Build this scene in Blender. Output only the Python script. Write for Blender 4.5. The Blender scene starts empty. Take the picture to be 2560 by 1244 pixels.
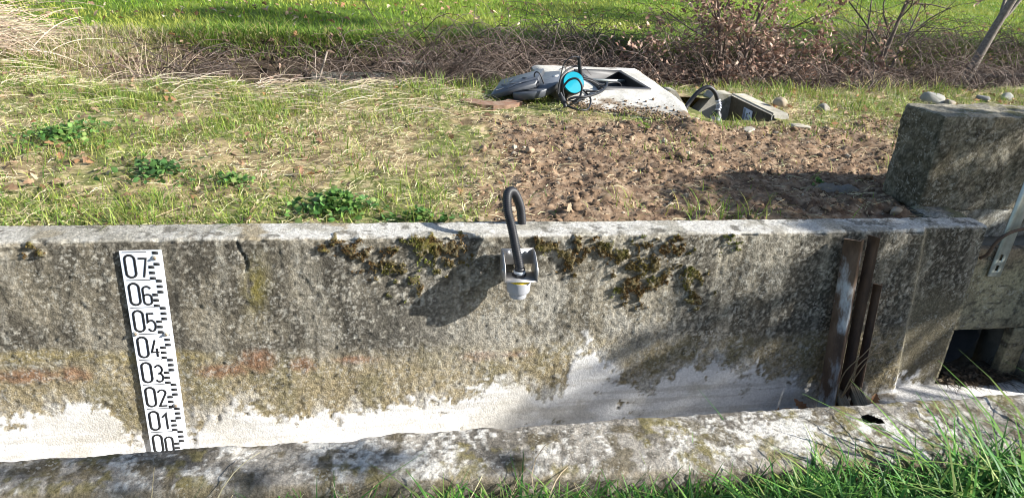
import bpy, math, numpy as np
from mathutils import Vector, Matrix
R = math.radians
scene = bpy.context.scene
COL = scene.collection
rng = np.random.default_rng(11)

# ------------------------------------------------------------------ camera
cam_d = bpy.data.cameras.new('camera'); cam = bpy.data.objects.new('camera', cam_d); COL.objects.link(cam)
cam_d.sensor_width = 36.0; cam_d.lens = 36.0 * 1850 / 2560; cam_d.clip_start = 0.05; cam_d.clip_end = 2000
def camera_axes(p, r, y):
    fw = Vector((math.sin(y)*math.cos(p), math.cos(y)*math.cos(p), -math.sin(p)))
    rt = Vector((math.cos(y), -math.sin(y), 0)); up = rt.cross(fw)
    return math.cos(r)*rt + math.sin(r)*up, -math.sin(r)*rt + math.cos(r)*up, fw
rt, up, fw = camera_axes(0.40977, 0.06856, 0.20952)
M = Matrix((rt, up, -fw)).transposed().to_4x4(); M.translation = (0, -2.33336, 1.82157)
cam.matrix_world = M
scene.camera = cam

# ------------------------------------------------------------------ light
SUN = Vector((0.32, -0.122, 0.185)).normalized()
world = bpy.data.worlds.new('World'); scene.world = world; world.use_nodes = True
wn = world.node_tree.nodes; wl = world.node_tree.links
sky = wn.new('ShaderNodeTexSky'); sky.sky_type = 'NISHITA'; sky.sun_disc = False
sky.sun_elevation = math.asin(SUN.z); sky.sun_rotation = math.atan2(SUN.x, SUN.y)
wl.new(sky.outputs[0], wn['Background'].inputs[0]); wn['Background'].inputs[1].default_value = 0.085
sun_d = bpy.data.lights.new('sun', 'SUN'); sun = bpy.data.objects.new('sun', sun_d); COL.objects.link(sun)
sun_d.energy = 5.0; sun_d.angle = R(0.6); sun_d.color = (1.0, 0.965, 0.905)
sun.rotation_euler = (-SUN).to_track_quat('-Z', 'Y').to_euler(); sun.location = SUN * 30
vs = scene.view_settings; vs.view_transform = 'Standard'; vs.look = 'None'; vs.gamma = 1.0; vs.exposure = 1.25
scene.cycles.filter_width = 1.0; scene.cycles.max_bounces = 6; scene.cycles.transparent_max_bounces = 4

# ------------------------------------------------------------------ noise
def hsh(ix, iy, iz, s):
    h = (ix.astype(np.int64)*374761393 + iy.astype(np.int64)*668265263 + iz.astype(np.int64)*2147483647 + s*974634777) & 0xffffffff
    h = ((h ^ (h >> 13)) * 1274126177) & 0xffffffff
    h = ((h ^ (h >> 16)) * 2246822519) & 0xffffffff
    return ((h ^ (h >> 15)) & 0xffffff) / float(0xffffff)
def vn(x, y, z=None, s=0):
    x = np.asarray(x, float); y = np.asarray(y, float); z = np.zeros_like(x) if z is None else np.asarray(z, float)
    ix, iy, iz = np.floor(x), np.floor(y), np.floor(z)
    fx, fy, fz = x-ix, y-iy, z-iz
    fx, fy, fz = [f*f*f*(f*(f*6-15)+10) for f in (fx, fy, fz)]
    o = 0
    for a in (0, 1):
        for b in (0, 1):
            for c in (0, 1):
                o = o + hsh(ix+a, iy+b, iz+c, s)*(fx if a else 1-fx)*(fy if b else 1-fy)*(fz if c else 1-fz)
    return o
def fbm(x, y, z=None, o=4, s=0, g=0.5):
    t = 0; a = 1; n = 0
    for k in range(o):
        f = 2.03**k
        t = t + a*vn(x*f+k*7.3, y*f-k*3.1, None if z is None else z*f+k*1.7, s+k); n += a; a *= g
    return t/n
def ss(a, b, x): t = np.clip((x-a)/(b-a), 0, 1); return t*t*(3-2*t)
def mixc(c, d, t): return c*(1-t[:, None]) + np.asarray(d)[None]*t[:, None]

# ------------------------------------------------------------------ mesh helpers
def mesh_np(name, V, F, col=None, smooth=True):
    """V (n,3), F list of arrays (m,k)"""
    me = bpy.data.meshes.new(name)
    V = np.ascontiguousarray(V, np.float32)
    if not isinstance(F, (list, tuple)): F = [F]
    F = [np.asarray(f) for f in F if len(f)]
    loops = np.concatenate([f.ravel() for f in F]).astype(np.int32)
    sizes = np.concatenate([np.full(len(f), f.shape[1]) for f in F])
    starts = np.concatenate([[0], np.cumsum(sizes)[:-1]]).astype(np.int32)
    me.vertices.add(len(V)); me.vertices.foreach_set('co', V.ravel())
    me.loops.add(len(loops)); me.loops.foreach_set('vertex_index', loops)
    me.polygons.add(len(sizes)); me.polygons.foreach_set('loop_start', starts)
    if smooth: me.polygons.foreach_set('use_smooth', np.ones(len(sizes), bool))
    me.update(calc_edges=True)
    if col is not None:
        a = me.color_attributes.new('col', 'FLOAT_COLOR', 'POINT')
        c = np.ones((len(V), 4), np.float32); col = np.asarray(col); c[:, :col.shape[1]] = col
        a.data.foreach_set('color', c.ravel())
    return me
def link(name, me, mat=None, parent=None, loc=None, rot=None):
    o = bpy.data.objects.new(name, me); COL.objects.link(o)
    if mat is not None and me is not None and not me.materials: me.materials.append(mat)
    if parent is not None: o.parent = parent
    if loc is not None: o.location = loc
    if rot is not None: o.rotation_euler = rot
    return o
def tag(o, label=None, cat=None, group=None, kind=None):
    if label: o['label'] = label
    if cat: o['category'] = cat
    if group: o['group'] = group
    if kind: o['kind'] = kind
    return o
def thing(name, loc, label, cat, group=None, rot=None):
    return tag(link(name, None, None, None, loc, rot), label, cat, group)
class MB:
    def __init__(s): s.V = []; s.F = {}; s.n = 0; s.C = []
    def add(s, V, F, c=None):
        V = np.asarray(V, float); s.V.append(V)
        if not isinstance(F, list): F = [F]
        for f in F:
            f = np.asarray(f)
            if len(f): s.F.setdefault(f.shape[1], []).append(f+s.n)
        s.n += len(V)
        c = np.asarray(c if c is not None else (.5, .5, .5), float); s.C.append(np.broadcast_to(c[..., :3], (len(V), 3)))
    def box(s, a, b, c=None, bev=0.0, M=None):
        a = np.array(a, float); b = np.array(b, float)
        if bev <= 0:
            V = np.array([[x, y, z] for x in (a[0], b[0]) for y in (a[1], b[1]) for z in (a[2], b[2])])
            F = np.array([[0,1,3,2],[4,6,7,5],[0,4,5,1],[2,3,7,6],[0,2,6,4],[1,5,7,3]])
            if M is not None: V = V @ np.array(M.to_3x3()).T + np.array(M.translation)
            s.add(V, F, c); return
        P = []; bev = min(bev, *(np.abs(b-a)*.45))
        for x in (0, 1):
            for y in (0, 1):
                for z in (0, 1):
                    for k in range(3):
                        p = [(a, b)[q][i] + ((bev if q == 0 else -bev) if i != k else 0) for i, q in enumerate((x, y, z))]
                        P.append(p)
        V = np.array(P); idx = lambda x, y, z, k: (x*4+y*2+z)*3+k
        Q = [[idx(0,0,0,0),idx(0,0,1,0),idx(0,1,1,0),idx(0,1,0,0)],[idx(1,0,0,0),idx(1,1,0,0),idx(1,1,1,0),idx(1,0,1,0)],
             [idx(0,0,0,1),idx(1,0,0,1),idx(1,0,1,1),idx(0,0,1,1)],[idx(0,1,0,1),idx(0,1,1,1),idx(1,1,1,1),idx(1,1,0,1)],
             [idx(0,0,0,2),idx(0,1,0,2),idx(1,1,0,2),idx(1,0,0,2)],[idx(0,0,1,2),idx(1,0,1,2),idx(1,1,1,2),idx(0,1,1,2)]]
        T = []
        for p in (0, 1):
            for r_ in (0, 1):
                Q.append([idx(p,r_,0,0),idx(p,r_,1,0),idx(p,r_,1,1),idx(p,r_,0,1)])
                Q.append([idx(p,0,r_,0),idx(p,1,r_,0),idx(p,1,r_,2),idx(p,0,r_,2)])
                Q.append([idx(0,p,r_,1),idx(1,p,r_,1),idx(1,p,r_,2),idx(0,p,r_,2)])
                for q in (0, 1): T.append([idx(p,r_,q,0),idx(p,r_,q,1),idx(p,r_,q,2)])
        if M is not None: V = V @ np.array(M.to_3x3()).T + np.array(M.translation)
        s.add(V, [np.array(Q), np.array(T)], c)
    def tube(s, P, r, sides=6, c=None, caps=True):
        P = np.asarray(P, float); n = len(P); r = np.broadcast_to(np.asarray(r, float), (n,))
        T = np.gradient(P, axis=0); T /= np.linalg.norm(T, axis=1)[:, None]+1e-9
        u = np.cross(T[0], (0.31, 0.2, 0.93)); 
        if np.linalg.norm(u) < .1: u = np.cross(T[0], (1, 0, 0))
        U = []
        for k in range(n):
            u = u - T[k]*np.dot(u, T[k]); u = u/(np.linalg.norm(u)+1e-9); U.append(u)
        U = np.array(U); W = np.cross(T, U); a = np.arange(sides)*2*np.pi/sides
        V = P[:, None]+r[:, None, None]*(U[:, None]*np.cos(a)[None, :, None]+W[:, None]*np.sin(a)[None, :, None])
        i = np.arange(n-1)[:, None]*sides; j = np.arange(sides)[None]; k = (j+1) % sides
        F = np.stack([i+j, i+k, i+sides+k, i+sides+j], -1).reshape(-1, 4)
        FF = [F]
        V = V.reshape(-1, 3)
        if caps: FF.append(np.array([np.arange(sides)[::-1]])); FF.append(np.array([np.arange(sides)+(n-1)*sides]))
        s.add(V, FF, c)
    def lathe(s, prof, sides=24, c=None, M=None, caps=True):
        prof = np.array(prof, float); a = np.arange(sides)*2*np.pi/sides
        V = np.stack([prof[:, 0:1]*np.cos(a), prof[:, 0:1]*np.sin(a), np.repeat(prof[:, 1:2], sides, 1)], -1).reshape(-1, 3)
        n = len(prof); i = np.arange(n-1)[:, None]*sides; j = np.arange(sides)[None]; k = (j+1) % sides
        F = [np.stack([i+j, i+k, i+sides+k, i+sides+j], -1).reshape(-1, 4)]
        if caps: F += [np.array([np.arange(sides)[::-1]]), np.array([np.arange(sides)+(n-1)*sides])]
        if M is not None: V = V @ np.array(M.to_3x3()).T + np.array(M.translation)
        s.add(V, F, c)
    def mesh(s, name, smooth=False):
        me = mesh_np(name, np.concatenate(s.V), [np.concatenate(f) for f in s.F.values()], np.concatenate(s.C), smooth)
        return me
    def build(s, name, mat, parent=None, smooth=False, auto=None, **k):
        me = s.mesh(name, smooth or auto is not None)
        if auto is not None: me.set_sharp_from_angle(angle=R(auto))
        return link(name, me, mat, parent, **k)
def spline(P, n):
    P = np.asarray(P, float); Q = np.vstack([2*P[0]-P[1], P, 2*P[-1]-P[-2]]); out = []
    m = len(P)-1
    for t in np.linspace(0, m, n):
        i = min(int(t), m-1); u = t-i; a, b, c, d = Q[i:i+4]
        out.append(.5*((2*b)+(-a+c)*u+(2*a-5*b+4*c-d)*u*u+(-a+3*b-3*c+d)*u**3))
    return np.array(out)
def look_matrix(zdir, loc):
    m = Vector(zdir).to_track_quat('Z', 'Y').to_matrix().to_4x4(); m.translation = loc; return m

# ------------------------------------------------------------------ materials
def nmat(name):
    m = bpy.data.materials.new(name); m.use_nodes = True; nt = m.node_tree
    return m, nt, nt.nodes, nt.links, nt.nodes['Principled BSDF']
def mat_attr(name, rough=.9, var=.35, vscale=60, bump=0., bscale=200, spec=.25, transl=0., bdist=.004, var2=None):
    m, nt, N, Lk, b = nmat(name)
    at = N.new('ShaderNodeAttribute'); at.attribute_name = 'col'
    tc = N.new('ShaderNodeTexCoord')
    nz = N.new('ShaderNodeTexNoise'); nz.inputs['Scale'].default_value = vscale; nz.inputs['Detail'].default_value = 6; nz.inputs['Roughness'].default_value = .65
    Lk.new(tc.outputs['Object'], nz.inputs['Vector'])
    mr = N.new('ShaderNodeMapRange'); mr.inputs[1].default_value = .3; mr.inputs[2].default_value = .7
    mr.inputs[3].default_value = 1-var; mr.inputs[4].default_value = 1+var; Lk.new(nz.outputs[0], mr.inputs[0])
    mx = N.new('ShaderNodeVectorMath'); mx.operation = 'SCALE'
    al = N.new('ShaderNodeMix'); al.data_type = 'FLOAT'; al.inputs[2].default_value = 1.0
    Lk.new(at.outputs['Alpha'], al.inputs[0]); Lk.new(mr.outputs[0], al.inputs[3])
    Lk.new(at.outputs['Color'], mx.inputs[0]); Lk.new(al.outputs[0], mx.inputs['Scale'])
    Lk.new(mx.outputs[0], b.inputs['Base Color'])
    b.inputs['Roughness'].default_value = rough; b.inputs['Specular IOR Level'].default_value = spec
    if bump:
        n2 = N.new('ShaderNodeTexNoise'); n2.inputs['Scale'].default_value = bscale; n2.inputs['Detail'].default_value = 5; n2.inputs['Roughness'].default_value = .7
        Lk.new(tc.outputs['Object'], n2.inputs['Vector'])
        bp = N.new('ShaderNodeBump'); bp.inputs['Strength'].default_value = bump; bp.inputs['Distance'].default_value = bdist
        Lk.new(n2.outputs[0], bp.inputs['Height']); Lk.new(bp.outputs[0], b.inputs['Normal'])
        ml = N.new('ShaderNodeMath'); ml.operation = 'MULTIPLY'; ml.inputs[1].default_value = bump; Lk.new(at.outputs['Alpha'], ml.inputs[0]); Lk.new(ml.outputs[0], bp.inputs['Strength'])
    if transl:
        tr = N.new('ShaderNodeBsdfTranslucent'); Lk.new(mx.outputs[0], tr.inputs[0])
        ms = N.new('ShaderNodeMixShader'); ms.inputs[0].default_value = transl
        Lk.new(b.outputs[0], ms.inputs[1]); Lk.new(tr.outputs[0], ms.inputs[2]); Lk.new(ms.outputs[0], N['Material Output'].inputs[0])
    return m
def mat_two(name, c1, c2, scale=20, lo=.4, hi=.6, rough=.7, metal=0., bump=.2, bscale=120, c3=None, s3=6, lo3=.6, hi3=.65, spec=.4, stretch=(1, 1, 1), bdist=.003):
    m, nt, N, Lk, b = nmat(name)
    tc = N.new('ShaderNodeTexCoord'); mp = N.new('ShaderNodeMapping'); mp.inputs['Scale'].default_value = stretch
    Lk.new(tc.outputs['Object'], mp.inputs[0])
    def fac(sc, a, z, off):
        n = N.new('ShaderNodeTexNoise'); n.noise_dimensions = '4D'; n.inputs['W'].default_value = off
        n.inputs['Scale'].default_value = sc; n.inputs['Detail'].default_value = 8; n.inputs['Roughness'].default_value = .65
        Lk.new(mp.outputs[0], n.inputs['Vector'])
        r = N.new('ShaderNodeMapRange'); r.inputs[1].default_value = a; r.inputs[2].default_value = z; Lk.new(n.outputs[0], r.inputs[0]); return r
    mx = N.new('ShaderNodeMix'); mx.data_type = 'RGBA'; Lk.new(fac(scale, lo, hi, 0).outputs[0], mx.inputs[0])
    mx.inputs[6].default_value = (*c1, 1); mx.inputs[7].default_value = (*c2, 1); out = mx.outputs[2]
    if c3 is not None:
        m2 = N.new('ShaderNodeMix'); m2.data_type = 'RGBA'; Lk.new(fac(s3, lo3, hi3, 5).outputs[0], m2.inputs[0])
        Lk.new(out, m2.inputs[6]); m2.inputs[7].default_value = (*c3, 1); out = m2.outputs[2]
    Lk.new(out, b.inputs['Base Color'])
    b.inputs['Roughness'].default_value = rough; b.inputs['Metallic'].default_value = metal; b.inputs['Specular IOR Level'].default_value = spec
    if bump:
        n2 = N.new('ShaderNodeTexNoise'); n2.inputs['Scale'].default_value = bscale; n2.inputs['Detail'].default_value = 5
        Lk.new(mp.outputs[0], n2.inputs['Vector'])
        bp = N.new('ShaderNodeBump'); bp.inputs['Strength'].default_value = bump; bp.inputs['Distance'].default_value = bdist
        Lk.new(n2.outputs[0], bp.inputs['Height']); Lk.new(bp.outputs[0], b.inputs['Normal'])
    return m
def mat_concrete(name, lo=.50, hi=1.42, sc=85, grain=.36, bump=.95):
    m, nt, N, Lk, b = nmat(name); at = N.new('ShaderNodeAttribute'); at.attribute_name = 'col'; tc = N.new('ShaderNodeTexCoord')
    nz = N.new('ShaderNodeTexNoise'); nz.inputs['Scale'].default_value = sc; nz.inputs['Detail'].default_value = 10; nz.inputs['Roughness'].default_value = .78
    Lk.new(tc.outputs['Object'], nz.inputs['Vector'])
    mr = N.new('ShaderNodeMapRange'); mr.inputs[1].default_value = .36; mr.inputs[2].default_value = .64; mr.inputs[3].default_value = lo; mr.inputs[4].default_value = hi; mr.clamp = False
    Lk.new(nz.outputs[0], mr.inputs[0])
    al = N.new('ShaderNodeMix'); al.data_type = 'FLOAT'; al.inputs[2].default_value = 1.0; Lk.new(at.outputs['Alpha'], al.inputs[0]); Lk.new(mr.outputs[0], al.inputs[3])
    mxm = N.new('ShaderNodeMath'); mxm.operation = 'MAXIMUM'; mxm.inputs[1].default_value = .2; Lk.new(al.outputs[0], mxm.inputs[0])
    mx = N.new('ShaderNodeVectorMath'); mx.operation = 'SCALE'; Lk.new(at.outputs['Color'], mx.inputs[0]); Lk.new(mxm.outputs[0], mx.inputs['Scale'])
    vo = N.new('ShaderNodeTexVoronoi'); vo.inputs['Scale'].default_value = 150; Lk.new(tc.outputs['Object'], vo.inputs['Vector'])
    sp = N.new('ShaderNodeSeparateColor'); Lk.new(vo.outputs['Color'], sp.inputs[0])
    g1 = N.new('ShaderNodeMapRange'); g1.inputs[1].default_value = .80; g1.inputs[2].default_value = .86; Lk.new(sp.outputs[0], g1.inputs[0])
    pn = N.new('ShaderNodeTexNoise'); pn.inputs['Scale'].default_value = 11; pn.inputs['Detail'].default_value = 4; Lk.new(tc.outputs['Object'], pn.inputs['Vector'])
    g2 = N.new('ShaderNodeMapRange'); g2.inputs[1].default_value = .42; g2.inputs[2].default_value = .62; g2.inputs[4].default_value = grain; Lk.new(pn.outputs[0], g2.inputs[0])
    mm = N.new('ShaderNodeMath'); mm.operation = 'MULTIPLY'; Lk.new(g1.outputs[0], mm.inputs[0]); Lk.new(g2.outputs[0], mm.inputs[1])
    m3 = N.new('ShaderNodeMath'); m3.operation = 'MULTIPLY'; Lk.new(mm.outputs[0], m3.inputs[0]); Lk.new(at.outputs['Alpha'], m3.inputs[1])
    mc = N.new('ShaderNodeMix'); mc.data_type = 'RGBA'; Lk.new(m3.outputs[0], mc.inputs[0]); Lk.new(mx.outputs[0], mc.inputs[6]); mc.inputs[7].default_value = (.55, .53, .47, 1)
    Lk.new(mc.outputs[2], b.inputs['Base Color']); b.inputs['Roughness'].default_value = .93; b.inputs['Specular IOR Level'].default_value = .12
    hs = N.new('ShaderNodeMath'); hs.operation = 'MULTIPLY_ADD'; hs.inputs[1].default_value = -.25; Lk.new(vo.outputs['Distance'], hs.inputs[0]); Lk.new(nz.outputs[0], hs.inputs[2])
    bs_ = N.new('ShaderNodeMath'); bs_.operation = 'MULTIPLY_ADD'; bs_.inputs[1].default_value = bump*.85; bs_.inputs[2].default_value = bump*.15; Lk.new(at.outputs['Alpha'], bs_.inputs[0])
    bp = N.new('ShaderNodeBump'); bp.inputs['Distance'].default_value = .006; Lk.new(bs_.outputs[0], bp.inputs['Strength']); Lk.new(hs.outputs[0], bp.inputs['Height']); Lk.new(bp.outputs[0], b.inputs['Normal'])
    return m
m_wall = mat_concrete('weathered_concrete')
m_ground = mat_attr('earth_and_turf', .97, .35, 45, .6, 140, .1, bdist=.01)
m_clod = mat_attr('soil_crumb', .98, .3, 60, .5, 180, .08)
m_stone = mat_attr('stone', .85, .25, 40, .35, 140, .25)
m_blade = mat_attr('grass_blade', .55, .2, 30, 0, 1, .3, transl=.3)
m_straw = mat_attr('dry_straw', .8, .2, 30, 0, 1, .2, transl=.12)
m_leaf = mat_attr('dead_leaf', .75, .3, 60, 0, 1, .25, transl=.25)
m_bark = mat_attr('bark', .9, .4, 40, .5, 90, .15)
m_moss = mat_attr('moss', .95, .3, 80, 0, 1, .1, transl=.1)
m_attrslab = mat_concrete('pale_slab_concrete', .72, 1.2, 60, .0, .5)
m_white = mat_two('white_enamel', (.41, .44, .49), (.36, .39, .42), 9, .45, .7, .32, 0, .05, 60, c3=(.40, .37, .31), s3=16, lo3=.64, hi3=.78)
m_ink = mat_two('black_print', (.012, .013, .016), (.03, .03, .03), 40, .4, .7, .45, 0, 0)
m_screw = mat_two('screw_steel', (.5, .47, .42), (.25, .17, .10), 90, .45, .6, .4, .7, .1)
m_washer = mat_two('nylon_washer', (.62, .61, .56), (.45, .42, .35), 60, .4, .7, .5, 0, .1)
m_inox = mat_two('stainless_sheet', (.48, .47, .46), (.36, .35, .34), 25, .35, .7, .5, .6, .05, 200)
m_grey_plastic = mat_two('grey_plastic', (.36, .37, .40), (.30, .31, .33), 20, .4, .7, .55, 0, .03)
m_yellow = mat_two('yellow_band', (.75, .55, .03), (.6, .4, .03), 40, .4, .7, .5, 0, 0)
m_black = mat_two('black_plastic', (.012, .013, .017), (.022, .023, .027), 30, .4, .7, .48, 0, .08, 300)
m_blackdull = mat_two('dusty_sky_sheen_plastic', (.06, .066, .078), (.095, .103, .118), 9, .4, .7, .38, 0, .12, 150, c3=(.09, .08, .065), s3=18, lo3=.62, hi3=.8)  # grey-blue tones paint in the sky's sheen; the third tone is dust
m_teal = mat_two('teal_plastic', (.0, .30, .40), (.0, .24, .33), 6, .4, .7, .35, 0, .02)
m_tape = mat_two('silver_tape', (.42, .44, .48), (.30, .31, .34), 40, .4, .6, .35, .5, .4, 60)
m_rust = mat_two('rusty_steel', (.17, .12, .085), (.10, .068, .048), 25, .4, .62, .75, .35, .5, 130, c3=(.44, .47, .49), s3=11, lo3=.53, hi3=.62, stretch=(1, 1, .35))
m_rustdark = mat_two('dark_rusty_steel', (.14, .088, .058), (.075, .05, .037), 22, .4, .62, .8, .3, .5, 130, c3=(.26, .21, .16), s3=10, lo3=.55, hi3=.68, stretch=(1, 1, .3))
m_rod = mat_two('rusty_rod', (.16, .10, .065), (.09, .06, .045), 30, .4, .6, .8, .2, .3)
m_galv = mat_two('galvanised_steel', (.46, .50, .47), (.36, .39, .36), 30, .4, .65, .42, .6, .1, 150)
m_wood = mat_two('grey_wood', (.30, .26, .19), (.18, .15, .11), 14, .4, .62, .85, 0, .6, 60, stretch=(6, 1, 6))
m_board = mat_two('wet_cast_concrete', (.34, .305, .20), (.22, .20, .14), 7, .38, .62, .85, 0, .6, 90, c3=(.11, .10, .08), s3=26, lo3=.58, hi3=.66)
m_slab = mat_two('pale_concrete', (.58, .555, .50), (.46, .44, .39), 9, .38, .62, .9, 0, .5, 90, c3=(.17, .13, .09), s3=16, lo3=.60, hi3=.72)
m_oldc = mat_two('old_grey_concrete', (.30, .285, .24), (.19, .18, .15), 12, .38, .62, .92, 0, .6, 110, c3=(.12, .115, .07), s3=8, lo3=.58, hi3=.68)
m_clay = mat_two('clay', (.24, .17, .12), (.20, .105, .065), 18, .4, .6, .85, 0, .5, 120)
m_dark = mat_two('wet_dark_lining', (.13, .135, .14), (.20, .205, .21), 8, .4, .6, .35, 0, .2)
m_paper = mat_two('sticker', (.7, .7, .68), (.6, .6, .58), 30, .4, .7, .5, 0, 0)
m_violet = mat_two('violet_petal', (.30, .22, .50), (.40, .32, .55), 60, .4, .6, .6, 0, 0)

# ------------------------------------------------------------------ terrain height
def ditch_c(x): return 3.50 + .10*x + .012*np.maximum(x-3, 0)**2
def soilmask(x, y):
    x = np.asarray(x, float); y = np.asarray(y, float)
    w = .34*(fbm(x*2.2, y*2.2, o=5, s=40, g=.6)-.5)*2
    left = ss(-.16, .20, x - (.36+.22*(y-.13)) + w)
    top = ss(.18, -.16, y - (1.62+.05*x) + w*1.1)
    right = ss(.3, -.2, x-2.55-.6*(y-.6)+w)
    return left*top*np.where(y < .5, 1, right)
def gz(x, y, detail=True):
    x = np.asarray(x, float); y = np.asarray(y, float)
    z = .808 + .022*ss(.13, 1.2, y) + .05*(fbm(x*.9, y*.9, o=3, s=3)-.5)
    d = (y-ditch_c(x))/.82
    dep = .62*ss(-2.1, -.8, x)
    z = z - dep*np.exp(-d**6)
    z = z + .02*np.exp(-((x-1.45)/.6)**2-((y-1.45)/.25)**2) + .055*np.exp(-((x-1.80)/.16)**2-((y-1.47)/.13)**2)
    z = z + .12*np.exp(-((x+2.6)/.45)**2-((y-3.2)/.4)**2)
    z = z + ss(6, 60, y)*.3*(fbm(x*.05, y*.05, o=2, s=9)-.5)*4
    if detail:
        m = soilmask(x, y)
        n = fbm(x*9, y*9, o=4, s=21)
        cl = np.abs(fbm(x*26, y*26, o=3, s=22)-.5)*2
        z = z + m*((n-.5)*.05 + (cl-.3)*.018 + (fbm(x*55, y*55, o=2, s=24)-.5)*.014) + (1-m)*(fbm(x*11, y*11, o=3, s=30)-.5)*.028
        z = z - .02*np.exp(-((y-.13)/.05)**2)*m
    return z
HOLES = [(2.03, 2.47, 1.74, 2.36), (1.47, 1.76, 2.18, 2.74)]
def in_hole(x, y, pad=0.):
    o = np.zeros(np.shape(x), bool)
    for a, b, c, d in HOLES: o |= (x > a-pad) & (x < b+pad) & (y > c-pad) & (y < d+pad)
    return o
def on_slab(x, y):
    u = np.clip((x-1.18)/.76, 0, 1)
    return (x > 1.16) & (x < 1.99) & (y > 1.98-.2*u-.24*u*u) & (y < 2.99)

# --- bank, ditch and field: one sheet to the horizon
xs = np.concatenate([-np.geomspace(250, 4.0, 40), np.arange(-3.95, -2.6, .05), np.arange(-2.6, .3, .021), np.arange(.3, 2.6, .014), np.arange(2.6, 4.6, .02), np.arange(4.6, 9, .09), np.geomspace(9.1, 250, 40)])
ys = np.concatenate([np.arange(.118, 1.8, .014), np.arange(1.8, 3.0, .02), np.arange(3.0, 7, .05), np.arange(7, 14, .12), np.geomspace(14.2, 300, 40)])
X, Y = np.meshgrid(xs, ys); x, y = X.ravel(), Y.ravel()
z = gz(x, y)
nx, ny = len(xs), len(ys)
sm = soilmask(x, y)
n1 = fbm(x*3, y*3, o=4, s=50); n2 = fbm(x*14, y*14, o=4, s=51); n3 = fbm(x*40, y*40, o=3, s=52)
c = np.tile(np.array([.27, .21, .115]), (len(x), 1))
c = mixc(c, (.14, .105, .06), ss(.42, .62, n2)); c = mixc(c, (.13, .155, .045), ss(.46, .62, n1)*.85)
c = mixc(c, (.42, .34, .20), ss(.54, .70, n3)*.8)
soil = np.tile(np.array([.215, .145, .092]), (len(x), 1))
soil = mixc(soil, (.115, .075, .05), ss(.43, .62, n2)); soil = mixc(soil, (.32, .235, .16), ss(.50, .68, n3)*.8)
c = c*(1-sm[:, None]) + soil*sm[:, None]
dd = (y-ditch_c(x))
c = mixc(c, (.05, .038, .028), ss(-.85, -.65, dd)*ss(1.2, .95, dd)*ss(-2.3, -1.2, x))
fieldm = ss(.95, 1.2, dd)
fc = np.tile(np.array([.085, .135, .022]), (len(x), 1)); fc = mixc(fc, (.15, .19, .035), ss(.4, .65, fbm(x*.8, y*.8, o=3, s=60)))
c = c*(1-fieldm[:, None]) + fc*fieldm[:, None]
idx = np.arange(nx*ny).reshape(ny, nx)
F = np.stack([idx[:-1, :-1], idx[:-1, 1:], idx[1:, 1:], idx[1:, :-1]], -1).reshape(-1, 4)
cxm = x[F].mean(1); cym = y[F].mean(1)
keep = ~in_hole(cxm, cym)
keep &= ~((cxm > 2.33) & (cxm < 4.2) & (cym < .49))
V = np.stack([x, y, z], -1)
tag(link('bank_ground', mesh_np('bank_ground', V, F[keep], c), m_ground), kind='structure')

# --- near verge under the photographer
xs2 = np.concatenate([-np.geomspace(200, 2.2, 30), np.arange(-2.1, 3.2, .04), np.geomspace(3.3, 200, 30)])
ys2 = np.concatenate([-np.geomspace(250, 2.6, 30), np.arange(-2.5, -.72, .04)])
X, Y = np.meshgrid(xs2, ys2); x, y = X.ravel(), Y.ravel()
def vz(x, y): return .375 + .04*(fbm(np.asarray(x)*3, np.asarray(y)*3, o=3, s=70)-.5) + .03*ss(.8, 2.2, np.asarray(x, float))
c = np.tile(np.array([.05, .05, .022]), (len(x), 1)); c = mixc(c, (.09, .065, .04), ss(.45, .65, fbm(x*9, y*9, o=3, s=71)))
idx = np.arange(len(x)).reshape(len(ys2), len(xs2))
F = np.stack([idx[:-1, :-1], idx[:-1, 1:], idx[1:, 1:], idx[1:, :-1]], -1).reshape(-1, 4)
tag(link('verge_ground', mesh_np('verge_ground', np.stack([x, y, vz(x, y)], -1), F, c), m_ground), kind='structure')

# ------------------------------------------------------------------ swept concrete walls
def sweep(xs, prof_fn, ns):
    """prof_fn(x array) -> (ns,nx) arrays y,z,ny,nz"""
    y, z, ny, nz = prof_fn(xs)
    X = np.broadcast_to(xs[None], y.shape)
    return X, y, z, ny, nz
def grid_faces(a, b):
    idx = np.arange(a*b).reshape(a, b)
    return np.stack([idx[:-1, :-1], idx[:-1, 1:], idx[1:, 1:], idx[1:, :-1]], -1).reshape(-1, 4)
WHITE = np.array([0, -.012]) + np.array([(-1.9,.2),(-1.233,.196),(-1.108,.204),(-.979,.231),(-.909,.19),(-.864,.145),(-.80,.06),(-.68,.05),(-.628,.136),(-.46,.197),(-.407,.172),(-.354,.125),(-.198,.14),(-.112,.134),(.034,.151),(.258,.173),(.379,.201),(.532,.219),(.695,.163),(.745,.2),(.768,.34),(.816,.392),(.871,.327),(1.02,.19),(1.09,.167),(1.212,.254),(1.306,.305),(1.47,.259),(1.659,.21),(1.803,.143),(1.892,.087),(2.106,.073),(2.159,.091),(2.263,.136),(2.35,.11),(2.47,.05),(3,.05)])
MOSS = [(.012,.774,.07,.035),(.257,.777,.06,.05),(.188,.801,.08,.025),(.121,.65,.035,.03),(-.08,.798,.05,.03),(.718,.753,.05,.05),(.789,.784,.06,.03),(.98,.716,.06,.07),(1.095,.778,.07,.03),(.974,.64,.05,.06),(1.178,.662,.04,.04),(1.315,.791,.04,.03),(1.225,.576,.04,.03),(-1.009,.807,.03,.02),(.914,.75,.05,.03),(.06,.73,.05,.03),(.62,.79,.06,.025),(1.05,.68,.05,.05)]
ORANGE = [(-1.119,.35,.12,.035),(-.985,.35,.07,.04),(-.392,.374,.07,.05),(-.231,.349,.05,.035),(-.502,.339,.10,.03),(.403,.351,.08,.025),(.539,.353,.07,.02),(-1.35,.35,.1,.04),(-.05,.36,.1,.02)]
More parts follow.
